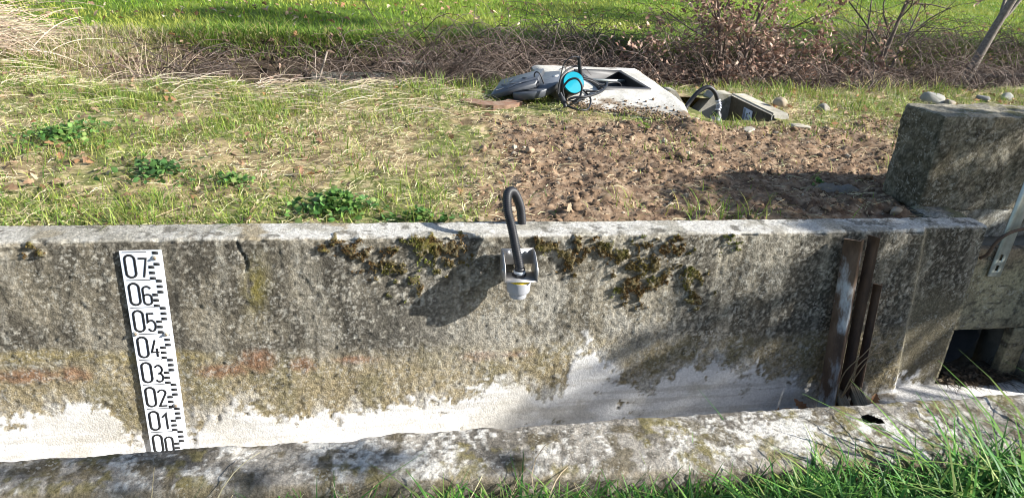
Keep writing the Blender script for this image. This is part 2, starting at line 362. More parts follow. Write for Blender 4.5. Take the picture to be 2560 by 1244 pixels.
def moss_field(x, z):
    m = np.zeros(np.shape(x))
    n = fbm(np.asarray(x)*34, np.asarray(z)*34, o=4, s=80, g=.6)
    for a, b, rx, rz in MOSS:
        d = ((x-a)/rx)**2+((z-b)/rz)**2
        m = np.maximum(m, np.exp(-d*.55)*1.1)
    return ss(.45, .62, m*.62 + (n-.5)*1.9)*ss(.05, .2, m)
def wall_profile(xs):
    r = .018; top = .836; th = .135
    a = np.arange(-.12, top-r, .006); b = np.linspace(0, np.pi/2, 7)[:-1]; t = np.arange(r, th, .006); bk = np.linspace(top, .55, 10)
    y = np.concatenate([a*0, r-r*np.cos(b), t, bk*0+th]); z = np.concatenate([a, top-r+r*np.sin(b), t*0+top, bk])
    ny = np.concatenate([a*0-1, -np.cos(b), t*0, bk*0+1]); nz = np.concatenate([a*0, np.sin(b), t*0+1, bk*0])
    o = np.ones(len(xs))
    y = y[:, None]*o; z = z[:, None]*o; ny = ny[:, None]*o; nz = nz[:, None]*o
    # set-back of the end panel beyond the slanted fillet
    fr = (ny < -.3)
    xe = 2.135+.10*(1-np.clip(z/.84, 0, 1))
    y = y + np.clip(1-y/th, 0, 1)*.035*ss(0, .045, xs[None]-xe)*(z > -1)
    return y, z, ny, nz
xw = np.concatenate([np.arange(-3.6, -2.2, .03), np.arange(-2.2, -1.3, .009), np.arange(-1.3, 2.44, .006), [2.445, 2.452, 2.458]])
Xw, yw, zw, nyw, nzw = sweep(xw, wall_profile, 0)
x, y, z = Xw.ravel(), yw.ravel(), zw.ravel(); nyv, nzv = nyw.ravel(), nzw.ravel()
front = nyv < -.5; topm = ss(.5, .9, nzv)
edge = np.interp(x, WHITE[:, 0], WHITE[:, 1]) + .05*(fbm(x*13, z*9, o=5, s=90, g=.62)-.5)*2 + .05*(fbm(x*48, z*40, o=3, s=91)-.5)*2
wm = ss(.006, -.006, z-edge)*front
wm = np.maximum(wm, front*ss(.70, .74, fbm(x*28, z*28, o=3, s=92))*ss(.12, 0, z-edge))
chip = ss(.62, .66, fbm(x*17, z*20, o=5, s=93, g=.62)-.14*ss(.015, .07, edge-z)); wm = wm*(1-chip)
mo = moss_field(x, z)*(front | (nzv > .3))*ss(.02, .0, y-.03)
lo = fbm(x*2.1, z*3.2, y*3, o=4, s=100); mid = fbm(x*9, z*8, y*9, o=4, s=101); fi = fbm(x*58, z*46, y*50, o=3, s=102); gr = fbm(x*110, z*100, y*100, o=2, s=103)
rough = 1-.86*wm
end_smooth = ss(.0, .03, x-2.2)*ss(.55, .35, z); rough = rough*(1-.75*end_smooth*front)
disp = (lo-.5)*.016 + (mid-.5)*.008*rough + (fi-.5)*.0048*rough + (gr-.5)*.0052*rough + wm*.002 + mo*(.004+.012*gr)
pit = ss(.66, .74, fbm(x*52, z*52, y*52, o=2, s=104)); disp = disp - pit*.0018*rough*(1-mo)
disp = disp - .012*np.exp(-((x+.408+.012*np.sin(z*40))/.004)**2)*ss(.68, .75, z)*front
# near the top edges: crumbly
disp = disp - .016*ss(.5, .75, fbm(x*13, z*3, o=4, s=112))*(np.abs(nzv-.5) < .49)
gm = ss(.10, .072, np.abs(x+.713))*ss(.84, .80, z)*front; disp = disp*(1-gm)-.002*gm
Vw = np.stack([x, y+nyv*disp, z+nzv*disp*(1-.35*topm)], -1)
base = np.tile(np.array([.295, .266, .21]), (len(x), 1))
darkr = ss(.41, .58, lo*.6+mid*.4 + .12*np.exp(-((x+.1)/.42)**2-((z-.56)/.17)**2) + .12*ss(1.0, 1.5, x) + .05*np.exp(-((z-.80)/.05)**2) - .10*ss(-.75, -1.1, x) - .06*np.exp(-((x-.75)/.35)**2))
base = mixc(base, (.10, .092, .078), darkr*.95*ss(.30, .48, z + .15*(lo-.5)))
base = mixc(base, (.09, .08, .062), ss(.52, .64, fi)*ss(.3, .42, z)*.3*front)
vst = fbm(x*24, z*2.2, o=4, s=115); base = mixc(base, (.085, .08, .07), ss(.50, .68, vst+.10*ss(.55, .8, z))*ss(.3, .45, z)*front*.6); base = mixc(base, (.50, .47, .40), ss(.54, .70, fbm(x*19, z*2.6, o=4, s=116))*front*.4)
base = mixc(base, (.40, .34, .215), ss(.43, .33, z+.06*(lo-.5))*front*.9)
base = mixc(base, (.27, .245, .15), ss(.5, .66, mid)*ss(.45, .32, z)*front*.7)
oz = np.zeros(len(x))
for a, b, rx, rz in ORANGE: oz = np.maximum(oz, np.exp(-((x-a)/rx)**2-((z-b)/rz)**2))
base = mixc(base, (.33, .175, .11), ss(.2, .9, oz*(.45+1.0*fi)+.5*(mid-.5))*front*.75)
yel = (np.exp(-((x+1.1)/.22)**2-((z-.425)/.03)**2)+np.exp(-((x+.74)/.25)**2-((z-.40)/.035)**2))*front
base = mixc(base, (.42, .345, .15), ss(.2, .95, yel*(.4+mid)+.35*(fi-.5))*.6)
base = mixc(base, (.60, .57, .50), ss(.60, .66, gr*.7+fi*.3 + .06*ss(.4, 1.2, x)*ss(.25, .45, z) )*.35*front)   # pale grains
base = mixc(base, (.58, .56, .51), ss(.50, .62, fbm(x*5, z*5, o=4, s=106)*.7+fi*.3)*np.exp(-((x-.75)/.5)**2)*front*.6)
speck = ss(.735, .76, fbm(x*60, z*60, o=2, s=105)); base = mixc(base, (.60, .585, .53), speck*.6*front)
base = mixc(base, (.085, .078, .065), pit*.5)
base = mixc(base, (.23, .20, .06), np.exp(-((x+.372-.1*(z-.66))/.035)**2-((z-.66)/.09)**2)*front*ss(.4, .6, fi+.15)*.9)
end = ss(.0, .04, x-2.2)*front; base = mixc(base, (.22, .20, .145), end*ss(.62, .45, z)*.85)
lit_strip = np.exp(-((x-2.16-.10*(1-np.clip(z/.84, 0, 1)))/.028)**2)*front; base = mixc(base, (.40, .38, .30), lit_strip*.6)  # slanted fillet painted paler, its sunlight put into the colour
tcol = np.tile(np.array([.52, .50, .455]), (len(x), 1))
tcol = mixc(tcol, (.34, .32, .27), ss(.42, .62, mid)); tcol = mixc(tcol, (.66, .65, .61), ss(.5, .66, fi*.6+lo*.4)*.9)
tcol = mixc(tcol, (.23, .17, .075), ss(.57, .68, fbm(x*8, y*8+z*3, o=4, s=110))*ss(.6, -.3, x)*.85)
tcol = mixc(tcol, (.28, .265, .225), ss(.0, -.7, x)*.6); tcol = mixc(tcol, (.12, .11, .09), ss(.58, .68, fbm(x*22, y*22, o=4, s=111, g=.6))*.8)
base = base*np.array([.72, .70, .66])
tcol = tcol*.88
base = base*(1-topm[:, None]) + tcol*topm[:, None]
whitec = np.tile(np.array([.76, .75, .73]), (len(x), 1)); whitec = mixc(whitec, (.60, .59, .575), ss(.45, .68, fbm(x*5, z*14, o=5, s=94, g=.6))*.8); whitec = mixc(whitec, (.50, .475, .43), ss(.58, .66, fbm(x*3, z*45, o=4, s=96))*.5)
wash = ss(.10, .0, z-edge)*front*ss(.40, .62, fbm(x*16, z*12, o=5, s=97, g=.65))*.5
wm2 = np.maximum(wm, wash); base = base*(1-wm2[:, None]) + whitec*wm2[:, None]
base = mixc(base, (.10, .078, .032), mo*.9); base = mixc(base, (.16, .14, .03), mo*ss(.5, .7, mid)*.7)
wallT = thing('channel_wall', (0.5, .06, 0), 'rough weathered concrete channel wall with white painted foot behind the staff gauge', 'wall')
base = mixc(base, (.47, .43, .35), wm*ss(.56, .72, fbm(x*4, z*7, o=5, s=95, g=.6))*.45)
base = np.c_[base, 1-.58*wm]
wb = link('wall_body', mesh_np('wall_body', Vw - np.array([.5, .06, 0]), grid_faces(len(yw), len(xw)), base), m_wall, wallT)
# end cap of the wall beside the gate
bm_ = MB(); bm_.box((2.40, .045, -.1), (2.452, .132, .815)); bm_.V = [v-np.array([.5, .06, 0]) for v in bm_.V]; bm_.build('wall_end', m_oldc, wallT)
# moss fronds
N = 30000
mx_ = rng.uniform(-1.2, 1.6, N*8); mz_ = rng.uniform(.5, .845, N*8)
pm = moss_field(mx_, mz_); k = rng.random(len(mx_)) < pm*.95; mx_, mz_ = mx_[k][:26000], mz_[k][:26000]
mb = MB(); n = len(mx_)
h = rng.uniform(.003, .010, n); ang = rng.uniform(0, 2*np.pi, n)
surf = .004+.012*rng.random(n)
bs = np.stack([mx_, -surf*.4, np.minimum(mz_, .842)], -1)
dirv = np.stack([np.cos(ang)*.7, -np.ones(n)*.8, np.sin(ang)*.7+.45], -1); dirv /= np.linalg.norm(dirv, axis=1)[:, None]
sd = np.cross(dirv, rng.normal(size=(n, 3))); sd /= np.linalg.norm(sd, axis=1)[:, None]
w = rng.uniform(.0015, .0035, n)[:, None]
Vm = np.stack([bs-sd*w, bs+sd*w, bs+dirv*h[:, None]], 1).reshape(-1, 3)
cm = np.array([.15, .108, .038])*rng.uniform(.65, 1.35, n)[:, None]; cm[:, 1] *= .85+.75*ss(.4, .7, fbm(mx_*7, mz_*7, o=2, s=120)); cm = np.clip(cm, .01, 1)
mo_o = link('moss', mesh_np('moss', Vm, np.arange(3*n).reshape(-1, 3), np.repeat(cm, 3, 0), False), m_moss)
tag(mo_o, 'brown and yellow green moss tufts along the upper edge of the channel wall', 'moss', kind='stuff')

# --- near rim
def rim_profile(xs):
    r = .022; top = .5; yi = -.62
    o = np.ones(len(xs))
    yo = -.80-.055*xs
    a = np.arange(-.12, top-r, .02); a = np.concatenate([np.arange(-.12, .3, .03), np.arange(.3, top-r, .008)])
    b = np.linspace(0, np.pi/2, 6)
    nt = 38; nf = 26
    Y = [np.tile(yi, (len(a), len(xs)))]; Z = [a[:, None]*o]; NY = [np.ones((len(a), len(xs)))]; NZ = [np.zeros((len(a), len(xs)))]
    Y.append((yi-r+r*np.cos(b))[:, None]*o); Z.append((top-r+r*np.sin(b))[:, None]*o); NY.append(np.cos(b)[:, None]*o); NZ.append(np.sin(b)[:, None]*o)
    t = np.linspace(0, 1, nt)[1:, None]
    Y.append((yi-r)+(yo+r*1.5-(yi-r))[None]*t); Z.append(top*o[None]-.012*t**2); NY.append(0*t*o); NZ.append(1+0*t*o)
    b2 = np.linspace(0, np.pi/2, 7)[1:, None]
    Y.append((yo+r*1.5)[None]-1.5*r*np.sin(b2)); Z.append((top-.012-1.5*r+1.5*r*np.cos(b2))*o); NY.append(-np.sin(b2)*o); NZ.append(np.cos(b2)*o)
    f = np.linspace(top-.012-1.5*r, .28, nf)[1:, None]
    Y.append(yo[None]-(f < .41)*.0+0*f); Z.append(f*o); NY.append(-1+0*f*o); NZ.append(0*f*o)
    return [np.concatenate(q) for q in (Y, Z, NY, NZ)]
xr = np.concatenate([np.arange(-3.2, -1.3, .03), np.arange(-1.3, 2.5, .0065), np.arange(2.51, 5, .03)])
Xr, yr, zr, nyr, nzr = sweep(xr, rim_profile, 0)
x, y, z, nyv, nzv = [q.ravel() for q in (Xr, yr, zr, nyr, nzr)]
lo = fbm(x*2.6, y*2.6, z*2.6, o=4, s=200); mid = fbm(x*10, y*10, z*10, o=4, s=201); fi = fbm(x*38, y*38, z*38, o=3, s=202); gr = fbm(x*90, y*90, z*90, o=2, s=203)
disp = (lo-.5)*.013 + (mid-.5)*.010 + (fi-.5)*.006 + (gr-.5)*.004
topm = ss(.5, .9, nzv)
inner_shade = 0
hole = np.exp(-(((x-1.50+.012*np.sin(y*90))/.030)**2+((y+.705+.008*np.sin(x*120))/.019)**2)**4)*ss(.4, .8, nzv)
pass
step = ss(-.02, .02, x+.03)*.008; disp = disp+step*(nzv > .3)
Vr = np.stack([x, y+nyv*disp, z+nzv*disp], -1)
c = np.tile(np.array([.27, .255, .23]), (len(x), 1))
c = mixc(c, (.12, .11, .095), ss(.42, .58, mid*.5+fi*.5)*.9)
lich = ss(.50, .60, fbm(x*8, y*8, z*4, o=5, s=204, g=.65)*.65+gr*.35 + .05*ss(-.2, 1.0, x)-.03)
c = mixc(c, (.56, .555, .53), lich*.85)
c = mixc(c, (.16, .14, .06), ss(.55, .63, fbm(x*9, y*9, o=5, s=206, g=.65))*ss(.42, .6, fi+.1)*.8)
c = mixc(c, (.10, .085, .055), ss(.62, .70, fbm(x*16, y*16, z*16, o=4, s=207))*.8)
c = mixc(c, (.20, .17, .12), (nyv < -.6)*1.0*.6)
c = c*np.array([1.0, .97, .92])
rimT = thing('channel_rim', (0.5, -.7, 0), 'low lichen spotted concrete rim of the channel in front of the green grass', 'kerb')
Fr = grid_faces(len(yr), len(xr))[:, ::-1]; Fr = Fr[hole[Fr].max(1) < .5]
link('rim_body', mesh_np('rim_body', Vr-np.array([.5, -.7, 0]), Fr, c), m_wall, rimT)

# --- channel floor
xs3 = np.arange(-3.2, 5, .02); ys3 = np.arange(-.66, .22, .02)
X, Y = np.meshgrid(xs3, ys3); x, y = X.ravel(), Y.ravel()
def fz(x, y): return -.03 + .11*ss(1.5, 2.3, np.asarray(x, float)) + .012*(fbm(np.asarray(x)*6, np.asarray(y)*6, o=4, s=300)-.5)
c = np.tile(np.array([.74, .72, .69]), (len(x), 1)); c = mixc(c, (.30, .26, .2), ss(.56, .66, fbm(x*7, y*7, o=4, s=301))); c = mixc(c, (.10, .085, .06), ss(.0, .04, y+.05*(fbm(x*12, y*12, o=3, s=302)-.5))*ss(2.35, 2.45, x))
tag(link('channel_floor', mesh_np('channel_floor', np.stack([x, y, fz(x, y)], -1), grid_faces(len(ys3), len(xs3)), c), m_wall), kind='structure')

# ------------------------------------------------------------------ generic rough block
def rough_box(a, b, res, amp, seed, colfn, freq=1.0, rnd=.02):
    a = np.array(a, float); b = np.array(b, float); mbx = MB(); d = b-a
    for ax in range(3):
        u, v = [i for i in range(3) if i != ax]
        nu = max(2, int(d[u]/res)+1); nv = max(2, int(d[v]/res)+1)
        U, W = np.meshgrid(np.linspace(a[u], b[u], nu), np.linspace(a[v], b[v], nv))
        for sgn in (0, 1):
            P = np.zeros((nu*nv, 3)); P[:, u] = U.ravel(); P[:, v] = W.ravel(); P[:, ax] = (a, b)[sgn][ax]
            ctr = (a+b)/2; half = d/2; q = (P-ctr)/half
            # normals blended near edges so that the faces stay joined
            nrm = np.sign(q)*ss(1-.06, 1.0, np.abs(q)*1.0)
            nrm /= np.linalg.norm(nrm, axis=1)[:, None]+1e-6
            e = (np.sum(np.abs(q) > .97, axis=1) > 1)
            n1 = fbm(P[:, 0]*3*freq, P[:, 1]*3*freq, P[:, 2]*3*freq, o=3, s=seed); n2 = fbm(P[:, 0]*14*freq, P[:, 1]*14*freq, P[:, 2]*14*freq, o=4, s=seed+1)
            n3 = fbm(P[:, 0]*48*freq, P[:, 1]*48*freq, P[:, 2]*48*freq, o=3, s=seed+2)
            dsp = amp*((n1-.5)*2.0+(n2-.5)*1.1+(n3-.5)*.9)
            core = np.clip(P, a+rnd, b-rnd); dv_ = P-core; Pr = core+rnd*dv_/(np.linalg.norm(dv_, axis=1)[:, None]+1e-9); nrm = dv_/(np.linalg.norm(dv_, axis=1)[:, None]+1e-9)
            Q = Pr+nrm*dsp[:, None]
            nf = np.zeros(3); nf[ax] = 1 if sgn else -1
            F = grid_faces(nv, nu)
            flip = (ax == 1) ^ (sgn == 0)
            mbx.add(Q, F[:, ::-1] if flip else F, colfn(P, nf, n1, n2, n3))
    return mbx
def col_block(P, nf, n1, n2, n3):
    c = np.tile(np.array([.30, .285, .235]), (len(P), 1))
    c = mixc(c, (.10, .095, .08), ss(.44, .60, n2*.6+n3*.4)*.85)
    c = mixc(c, (.48, .47, .42), ss(.56, .68, n3)*.8)
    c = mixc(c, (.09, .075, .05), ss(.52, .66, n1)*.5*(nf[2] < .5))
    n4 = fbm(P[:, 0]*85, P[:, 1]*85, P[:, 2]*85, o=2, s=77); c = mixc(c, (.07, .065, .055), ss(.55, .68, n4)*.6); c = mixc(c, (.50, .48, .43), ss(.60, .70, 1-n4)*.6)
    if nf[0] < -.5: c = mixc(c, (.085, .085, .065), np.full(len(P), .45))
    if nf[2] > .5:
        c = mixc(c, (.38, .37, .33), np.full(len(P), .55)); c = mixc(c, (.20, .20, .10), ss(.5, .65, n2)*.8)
    return c
bl = thing('concrete_block', (3.2, .39, .85), 'large mossy concrete block standing above the sluice gate', 'block')
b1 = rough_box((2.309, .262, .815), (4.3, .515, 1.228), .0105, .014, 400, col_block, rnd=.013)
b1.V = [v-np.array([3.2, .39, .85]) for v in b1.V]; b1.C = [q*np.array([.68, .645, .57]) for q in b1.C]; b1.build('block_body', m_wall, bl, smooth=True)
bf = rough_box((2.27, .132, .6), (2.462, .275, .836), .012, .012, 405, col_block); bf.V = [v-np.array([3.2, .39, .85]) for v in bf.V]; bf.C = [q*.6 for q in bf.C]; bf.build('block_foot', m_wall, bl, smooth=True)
# headwall behind the gate board, with the culvert mouth
hw = thing('gate_headwall', (2.9, .3, 0), 'grey concrete headwall between the sluice board and the block above', 'wall')
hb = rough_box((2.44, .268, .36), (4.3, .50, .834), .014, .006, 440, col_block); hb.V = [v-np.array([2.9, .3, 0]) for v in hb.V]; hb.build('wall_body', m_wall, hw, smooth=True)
g = MB(); g.box((2.44, .268, -.1), (2.46, .5, .355)); g.box((2.86, .268, -.1), (4.3, .5, .355)); g.box((2.40, .108, -.1), (2.44, .5, .80)); g.box((2.86, .132, -.1), (4.3, .266, .39)); g.box((2.405, .110, .395), (4.3, .266, .69))
g.V = [v-np.array([2.9, .3, 0]) for v in g.V]; g.build('wall_foot', m_oldc, hw)
g = MB(); th = np.linspace(0, np.pi*2, 25)
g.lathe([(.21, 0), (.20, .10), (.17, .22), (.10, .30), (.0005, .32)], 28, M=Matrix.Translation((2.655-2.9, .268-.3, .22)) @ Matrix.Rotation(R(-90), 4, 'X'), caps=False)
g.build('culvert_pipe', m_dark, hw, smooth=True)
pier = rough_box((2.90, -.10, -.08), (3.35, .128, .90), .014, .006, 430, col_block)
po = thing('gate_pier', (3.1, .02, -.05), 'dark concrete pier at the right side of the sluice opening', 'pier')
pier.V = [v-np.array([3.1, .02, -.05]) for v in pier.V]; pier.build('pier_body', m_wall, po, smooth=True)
# sluice board with opening
sb = thing('sluice_board', (2.65, .09, 0), 'olive grey cast sluice board with a dark rectangular opening at its foot', 'sluice gate')
O = np.array([2.65, .09, 0])
def col_board(P, nf, n1, n2, n3):
    c = np.tile(np.array([.34, .305, .20]), (len(P), 1)); c = mixc(c, (.20, .18, .125), ss(.42, .62, n2)*.8); c = mixc(c, (.27, .20, .14), ss(.60, .70, P[:, 2])*.7)
    return mixc(c, (.09, .08, .06), ss(.62, .70, fbm(P[:, 0]*40, P[:, 2]*60, o=3, s=460))*.8)
g = rough_box((2.40, .062, .338), (2.895, .105, .722), .009, .0045, 461, col_board, rnd=.006)
for bxx in (((2.40, .062, -.05), (2.497, .105, .336)), ((2.80, .062, -.05), (2.895, .105, .336))):
    g2_ = rough_box(*bxx, .009, .003, 462, col_board, rnd=.005)
    for V_, C_ in zip(g2_.V, g2_.C): pass
    off = g.n; g.V += g2_.V; g.C += g2_.C; [g.F.setdefault(k_, []).extend([f+off for f in fs]) for k_, fs in g2_.F.items()]; g.n += g2_.n
g.V = [v-O for v in g.V]
g.build('board', m_wall, sb, smooth=True)
# lifting strap
st = thing('lifting_strap', (2.585, .055, .6), 'galvanised flat steel strap with two slots bolted to the sluice board', 'metal strap', rot=(0, R(2.5), 0))
def slotted(xc, zc, holes, t):
    V = np.array([(x_, y_, z_) for y_ in (-t, 0.) for z_ in zc for x_ in xc]); nx_, nz_ = len(xc), len(zc); off = nx_*nz_; F = []
    solid = lambda i, k: 0 <= i < nx_-1 and 0 <= k < nz_-1 and (i, k) not in holes
    for i in range(nx_-1):
        for k in range(nz_-1):
            if not solid(i, k): continue
            a, b, c_, d = k*nx_+i, k*nx_+i+1, (k+1)*nx_+i+1, (k+1)*nx_+i
            F += [[a, b, c_, d], [d+off, c_+off, b+off, a+off]]
            for (p, q), nb in (((b, a), (i, k-1)), ((d, c_), (i, k+1)), ((a, d), (i-1, k)), ((c_, b), (i+1, k))):
                if not solid(*nb): F.append([p, q, q+off, p+off])
    g = MB(); g.add(V, np.array(F)); return g
g = slotted([-.031, -.008, .008, .031], [0, .026, .054, .074, .102, .85], {(1, 1), (1, 3)}, .006)
g.build('bar', m_galv, st)
hk = thing('bent_rod', (2.55, .03, .7), 'bent rusty steel rod hooked over the galvanised strap', 'rod')
g = MB(); P = spline(np.array([(2.80, .01, .845), (2.70, .0, .85), (2.612, .02, .829), (2.548, .022, .807), (2.514, .03, .763), (2.505, .04, .71), (2.494, .058, .683)])-np.array([2.55, .03, .7]), 30)
g.tube(P, .0065, 8); g.build('rod', m_rod, hk, smooth=True)

# ------------------------------------------------------------------ staff gauge
GX, GY = -.776, -.0045
ga = thing('staff_gauge', (GX, GY, 0), 'white enamel staff gauge with black numbers 00 to 07 screwed to the channel wall', 'water gauge')
g = MB(); g.box((0, -.003, -.10), (.126, .003, .803), bev=.0012)
plate = g.build('plate', m_white, ga)
def ribbon(P, w, t=.0006):
    P = np.asarray(P, float); n = len(P); T = np.diff(P, axis=0); T /= np.linalg.norm(T, axis=1)[:, None]
    closed = np.linalg.norm(P[0]-P[-1]) < 1e-6
    Nn = np.stack([-T[:, 1], T[:, 0]], -1); M_ = np.zeros((n, 2))
    for i in range(n):
        a = Nn[i-1] if i > 0 else (Nn[-1] if closed else Nn[0]); b = Nn[i] if i < n-1 else (Nn[0] if closed else Nn[-1])
        m = a+b; m /= np.linalg.norm(m); M_[i] = m/max(.35, np.dot(m, b))
    L_ = P+M_*w/2; R_ = P-M_*w/2
    V = np.concatenate([np.c_[q[:, 0], np.full(n, yy), q[:, 1]] for yy in (-t, 0) for q in (L_, R_)])
    i = np.arange(n-1)
    F = np.concatenate([np.stack([i, i+1, n+i+1, n+i], -1), np.stack([i, 2*n+i, 2*n+i+1, i+1], -1), np.stack([n+i, n+i+1, 3*n+i+1, 3*n+i], -1)])
    return V, F
def arc(cx, cy, rx, ry, a0, a1, n=12): t = np.radians(np.linspace(a0, a1, n)); return [(cx+rx*math.cos(k), cy+ry*math.sin(k)) for k in t]
def glyph(d, w, h):
    r = w/2
    if d == '0': P = [arc(r, h-r, r, r, 0, 180)+arc(r, r, r, r, 180, 360)]; P[0].append(P[0][0])
    if d == '1': P = [[(w*.05, h*.78), (w*.62, h), (w*.62, 0)]]
    if d == '2': P = [arc(r, h-r, r, r, 170, -25, 14)+[(0, 0), (w, 0)]]
    if d == '3': P = [arc(r, h*.75, r*.95, h*.25, 150, -80, 14)+arc(r, h*.26, r, h*.26, 80, -150, 14)]
    if d == '4': P = [[(w*.6, h), (0, h*.28), (w, h*.28)], [(w*.72, h*.52), (w*.72, 0)]]
    if d == '5': P = [[(w*.92, h), (w*.1, h), (w*.04, h*.52)]+arc(r, h*.31, r, h*.31, 125, -150, 16)]
    if d == '6': P = [arc(r, h-r, r, r, 15, 180, 10)+arc(r, r, r, r, 180, 360, 12)+[(w, h*.4)]+arc(r, h*.42, r, r*.75, 0, 160, 10)]
    if d == '7': P = [[(0, h), (w, h), (w*.45, 0)]]
    return P
def glyph_mesh(d, w, h, sw):
    g = MB()
    for k, P in enumerate(glyph(d, w, h)):
        V, F = ribbon(P, sw); V[:, 1] -= .0002*k; g.add(V, F)
    return g.mesh('digit_'+d)
big0 = glyph_mesh('0', .029, .078, .0070); big0.materials.append(m_ink)
tick = MB(); tick.box((0, -.0006, 0), (.0172, 0, .0096)); tick = tick.mesh('tick'); tick.materials.append(m_ink)
lineg = MB(); lineg.box((0, -.0005, 0), (.072, 0, .0022)); lineg = lineg.mesh('cell_line'); lineg.materials.append(m_ink)
YS = -.0034
for kk in range(0, 8):
    z0 = kk*.1
    link('digit', big0, m_ink, plate, (.0135, YS, z0+.0105))
    s_ = glyph_mesh(str(kk), .024, .066, .0062); s_.materials.append(m_ink)
    link('digit', s_, m_ink, plate, (.0535, YS, z0+.0105))
    link('cell_line', lineg, m_ink, plate, (.009, YS, z0-.001))
    for (cx0, zz) in ((.0985, .091), (.0985, .071), (.0985, .051), (.0815, .041), (.0815, .021), (.0815, .001)):
        if kk == 7 and zz > .06 and zz < .08: continue
        link('tick', tick, m_ink, plate, (cx0, YS, z0+zz))
link('cell_line', lineg, m_ink, plate, (.009, YS, .799-.001))
wsh = MB(); wsh.lathe([(.0085, 0), (.0085, .002), (.006, .0035)], 16); wsh = wsh.mesh('washer', True); wsh.materials.append(m_washer)
scr = MB(); scr.lathe([(.0042, 0), (.0042, .003), (.003, .0045)], 10); scr = scr.mesh('screw', True); scr.materials.append(m_screw)
for (bx, bz) in ((.104, .779), (.0115, .503), (.106, .498), (.104, .21)):
    o_ = link('washer', wsh, m_washer, ga, (bx, YS, bz), (R(90), 0, 0)); link('screw', scr, m_screw, o_, (0, 0, .0034))

# ------------------------------------------------------------------ level sensor
SX, SY, SZ = .512, -.075, .715
se = thing('level_sensor', (SX, 0, SZ), 'grey level sensor with corrugated black hose on a steel bracket in mid wall', 'sensor')
bx0, bx1 = .453-SX, .568-SX
g = MB()
g.box((bx0, -.0235, .022), (bx1, -.0205, .082))                                       # back plate
t_ = .003
for bx in (bx0, bx1-t_):
    pr = [(-.0240, .082), (-.0240, -.002), (-.122, -.002), (-.122, .030), (-.108, .052), (-.06, .082)]
    pr = np.array(pr); V = np.concatenate([np.c_[np.full(6, xx), pr] for xx in (bx, bx+t_)])
    F4 = np.array([[i, (i+1) % 6, (i+1) % 6+6, i+6] for i in range(6)])
    g.add(V, [F4, np.array([list(range(5, -1, -1)), list(range(6, 12))])])
g.box((bx0+t_+.0003, -.1215, -.0015), (bx1-t_-.0003, -.045, .0015))                    # floor plate
br = g.build('bracket', m_inox, se)
bolt = MB(); bolt.lathe([(.0085, 0), (.0085, .0012), (.0062, .0015), (.0062, .006), (.004, .007)], 12); bolt = bolt.mesh('bolt', False); bolt.materials.append(m_inox)
for q in (.025, .09): link('bolt', bolt, m_inox, br, (bx0+q, -.0236, .066), (R(90), 0, 0))
for q, ry in ((bx0-.0002, -90), (bx1+.0002, 90)): link('bolt', bolt, m_inox, br, (q, -.092, .032), (0, R(ry), 0))
bd = MB(); bd.lathe([(.029, -.074), (.030, -.072), (.030, -.058), (.0325, -.056), (.039, -.052), (.0405, -.049), (.0425, -.012), (.0425, -.0105), (.041, -.0100)], 36)
body = bd.build('housing', m_grey_plastic, se, auto=35, loc=(0, SY, -.003))
g = MB(); g.lathe([(.0415, -.0099), (.0420, -.0040), (.040, -.0018), (.02, -.0016)], 36); g.build('yellow_band', m_yellow, body, auto=35)
g = MB(); g.lathe([(.0290, -.0741), (.026, -.076), (.0005, -.076)], 30); g.build('transducer_face', m_grey_plastic, body, auto=35)
g = MB(); g.lathe([(.024, .0022), (.0255, .004), (.0255, .012), (.022, .014)], 6); gl = g.build('gland_nut', m_black, se, auto=30, loc=(0, SY, 0))
g = MB(); g.lathe([(.021, .0142), (.021, .021), (.018, .023)], 24); g.build('gland_ring', m_white, gl, auto=30)
g = MB(); g.lathe([(.018, .0232), (.0185, .03), (.016, .034)], 24); g.build('gland_cap', m_black, gl, auto=30)
HP = np.array([(.512, SY, .748), (.5055, -.071, .775), (.497, -.066, .81), (.482, -.05, .878), (.4665, -.02, .945), (.473, .02, .984), (.500, .055, .977), (.533, .09, .915), (.549, .112, .845), (.555, .135, .79)])
P = spline(HP, 400); d_ = np.concatenate([[0], np.cumsum(np.linalg.norm(np.diff(P, axis=0), axis=1))])
tt = np.arange(0, d_[-1], .00165); P = np.stack([np.interp(tt, d_, P[:, k]) for k in range(3)], -1)
rr = np.array([.0132, .0157, .0162, .0148])[np.arange(len(P)) % 4]
g = MB(); g.tube(P-np.array([SX, 0, SZ]), rr, 14); g.build('corrugated_hose', m_black, se, smooth=True)

# ------------------------------------------------------------------ steel rails leaning on the wall
def rail(name, p0, p1, wid, dep, mat, label, twist=0.):
    p0 = Vector(p0); p1 = Vector(p1); L_ = (p1-p0).length
    o = thing(name, p0, label, 'steel rail', 'rusty steel rails leaning by the gate')
    zax = (p1-p0).normalized(); xax = Vector((math.cos(twist), -math.sin(twist), 0)); xax = (xax-zax*xax.dot(zax)).normalized(); yax = zax.cross(xax)
    o.rotation_euler = Matrix((xax, yax, zax)).transposed().to_euler()
    t = .006; w1 = wid*.66
    pr = np.array([(0, 0), (w1, -dep), (wid, -dep*.1), (wid-t, -dep*.1+t*.6), (w1, -dep+t*1.3), (t*.6, t*.8)])
    n = len(pr); nz_ = 14; V = []
    for k in range(nz_+1):
        q = pr.copy(); q += (vn(np.full(n, k*.7), np.arange(n)*.9, s=7)[:, None]-.5)*.0012
        V.append(np.c_[q, np.full(n, L_*k/nz_)])
    V = np.concatenate(V); F = [[k*n+i, k*n+(i+1) % n, (k+1)*n+(i+1) % n, (k+1)*n+i] for k in range(nz_) for i in range(n)]
    g = MB(); cap = np.array([[0, 1, 4, 5], [1, 2, 3, 4]])
    g.add(V, [np.array(F), cap[:, ::-1] if False else cap, cap[:, ::-1]+nz_*n]); g.build('profile', mat, o)
    return o
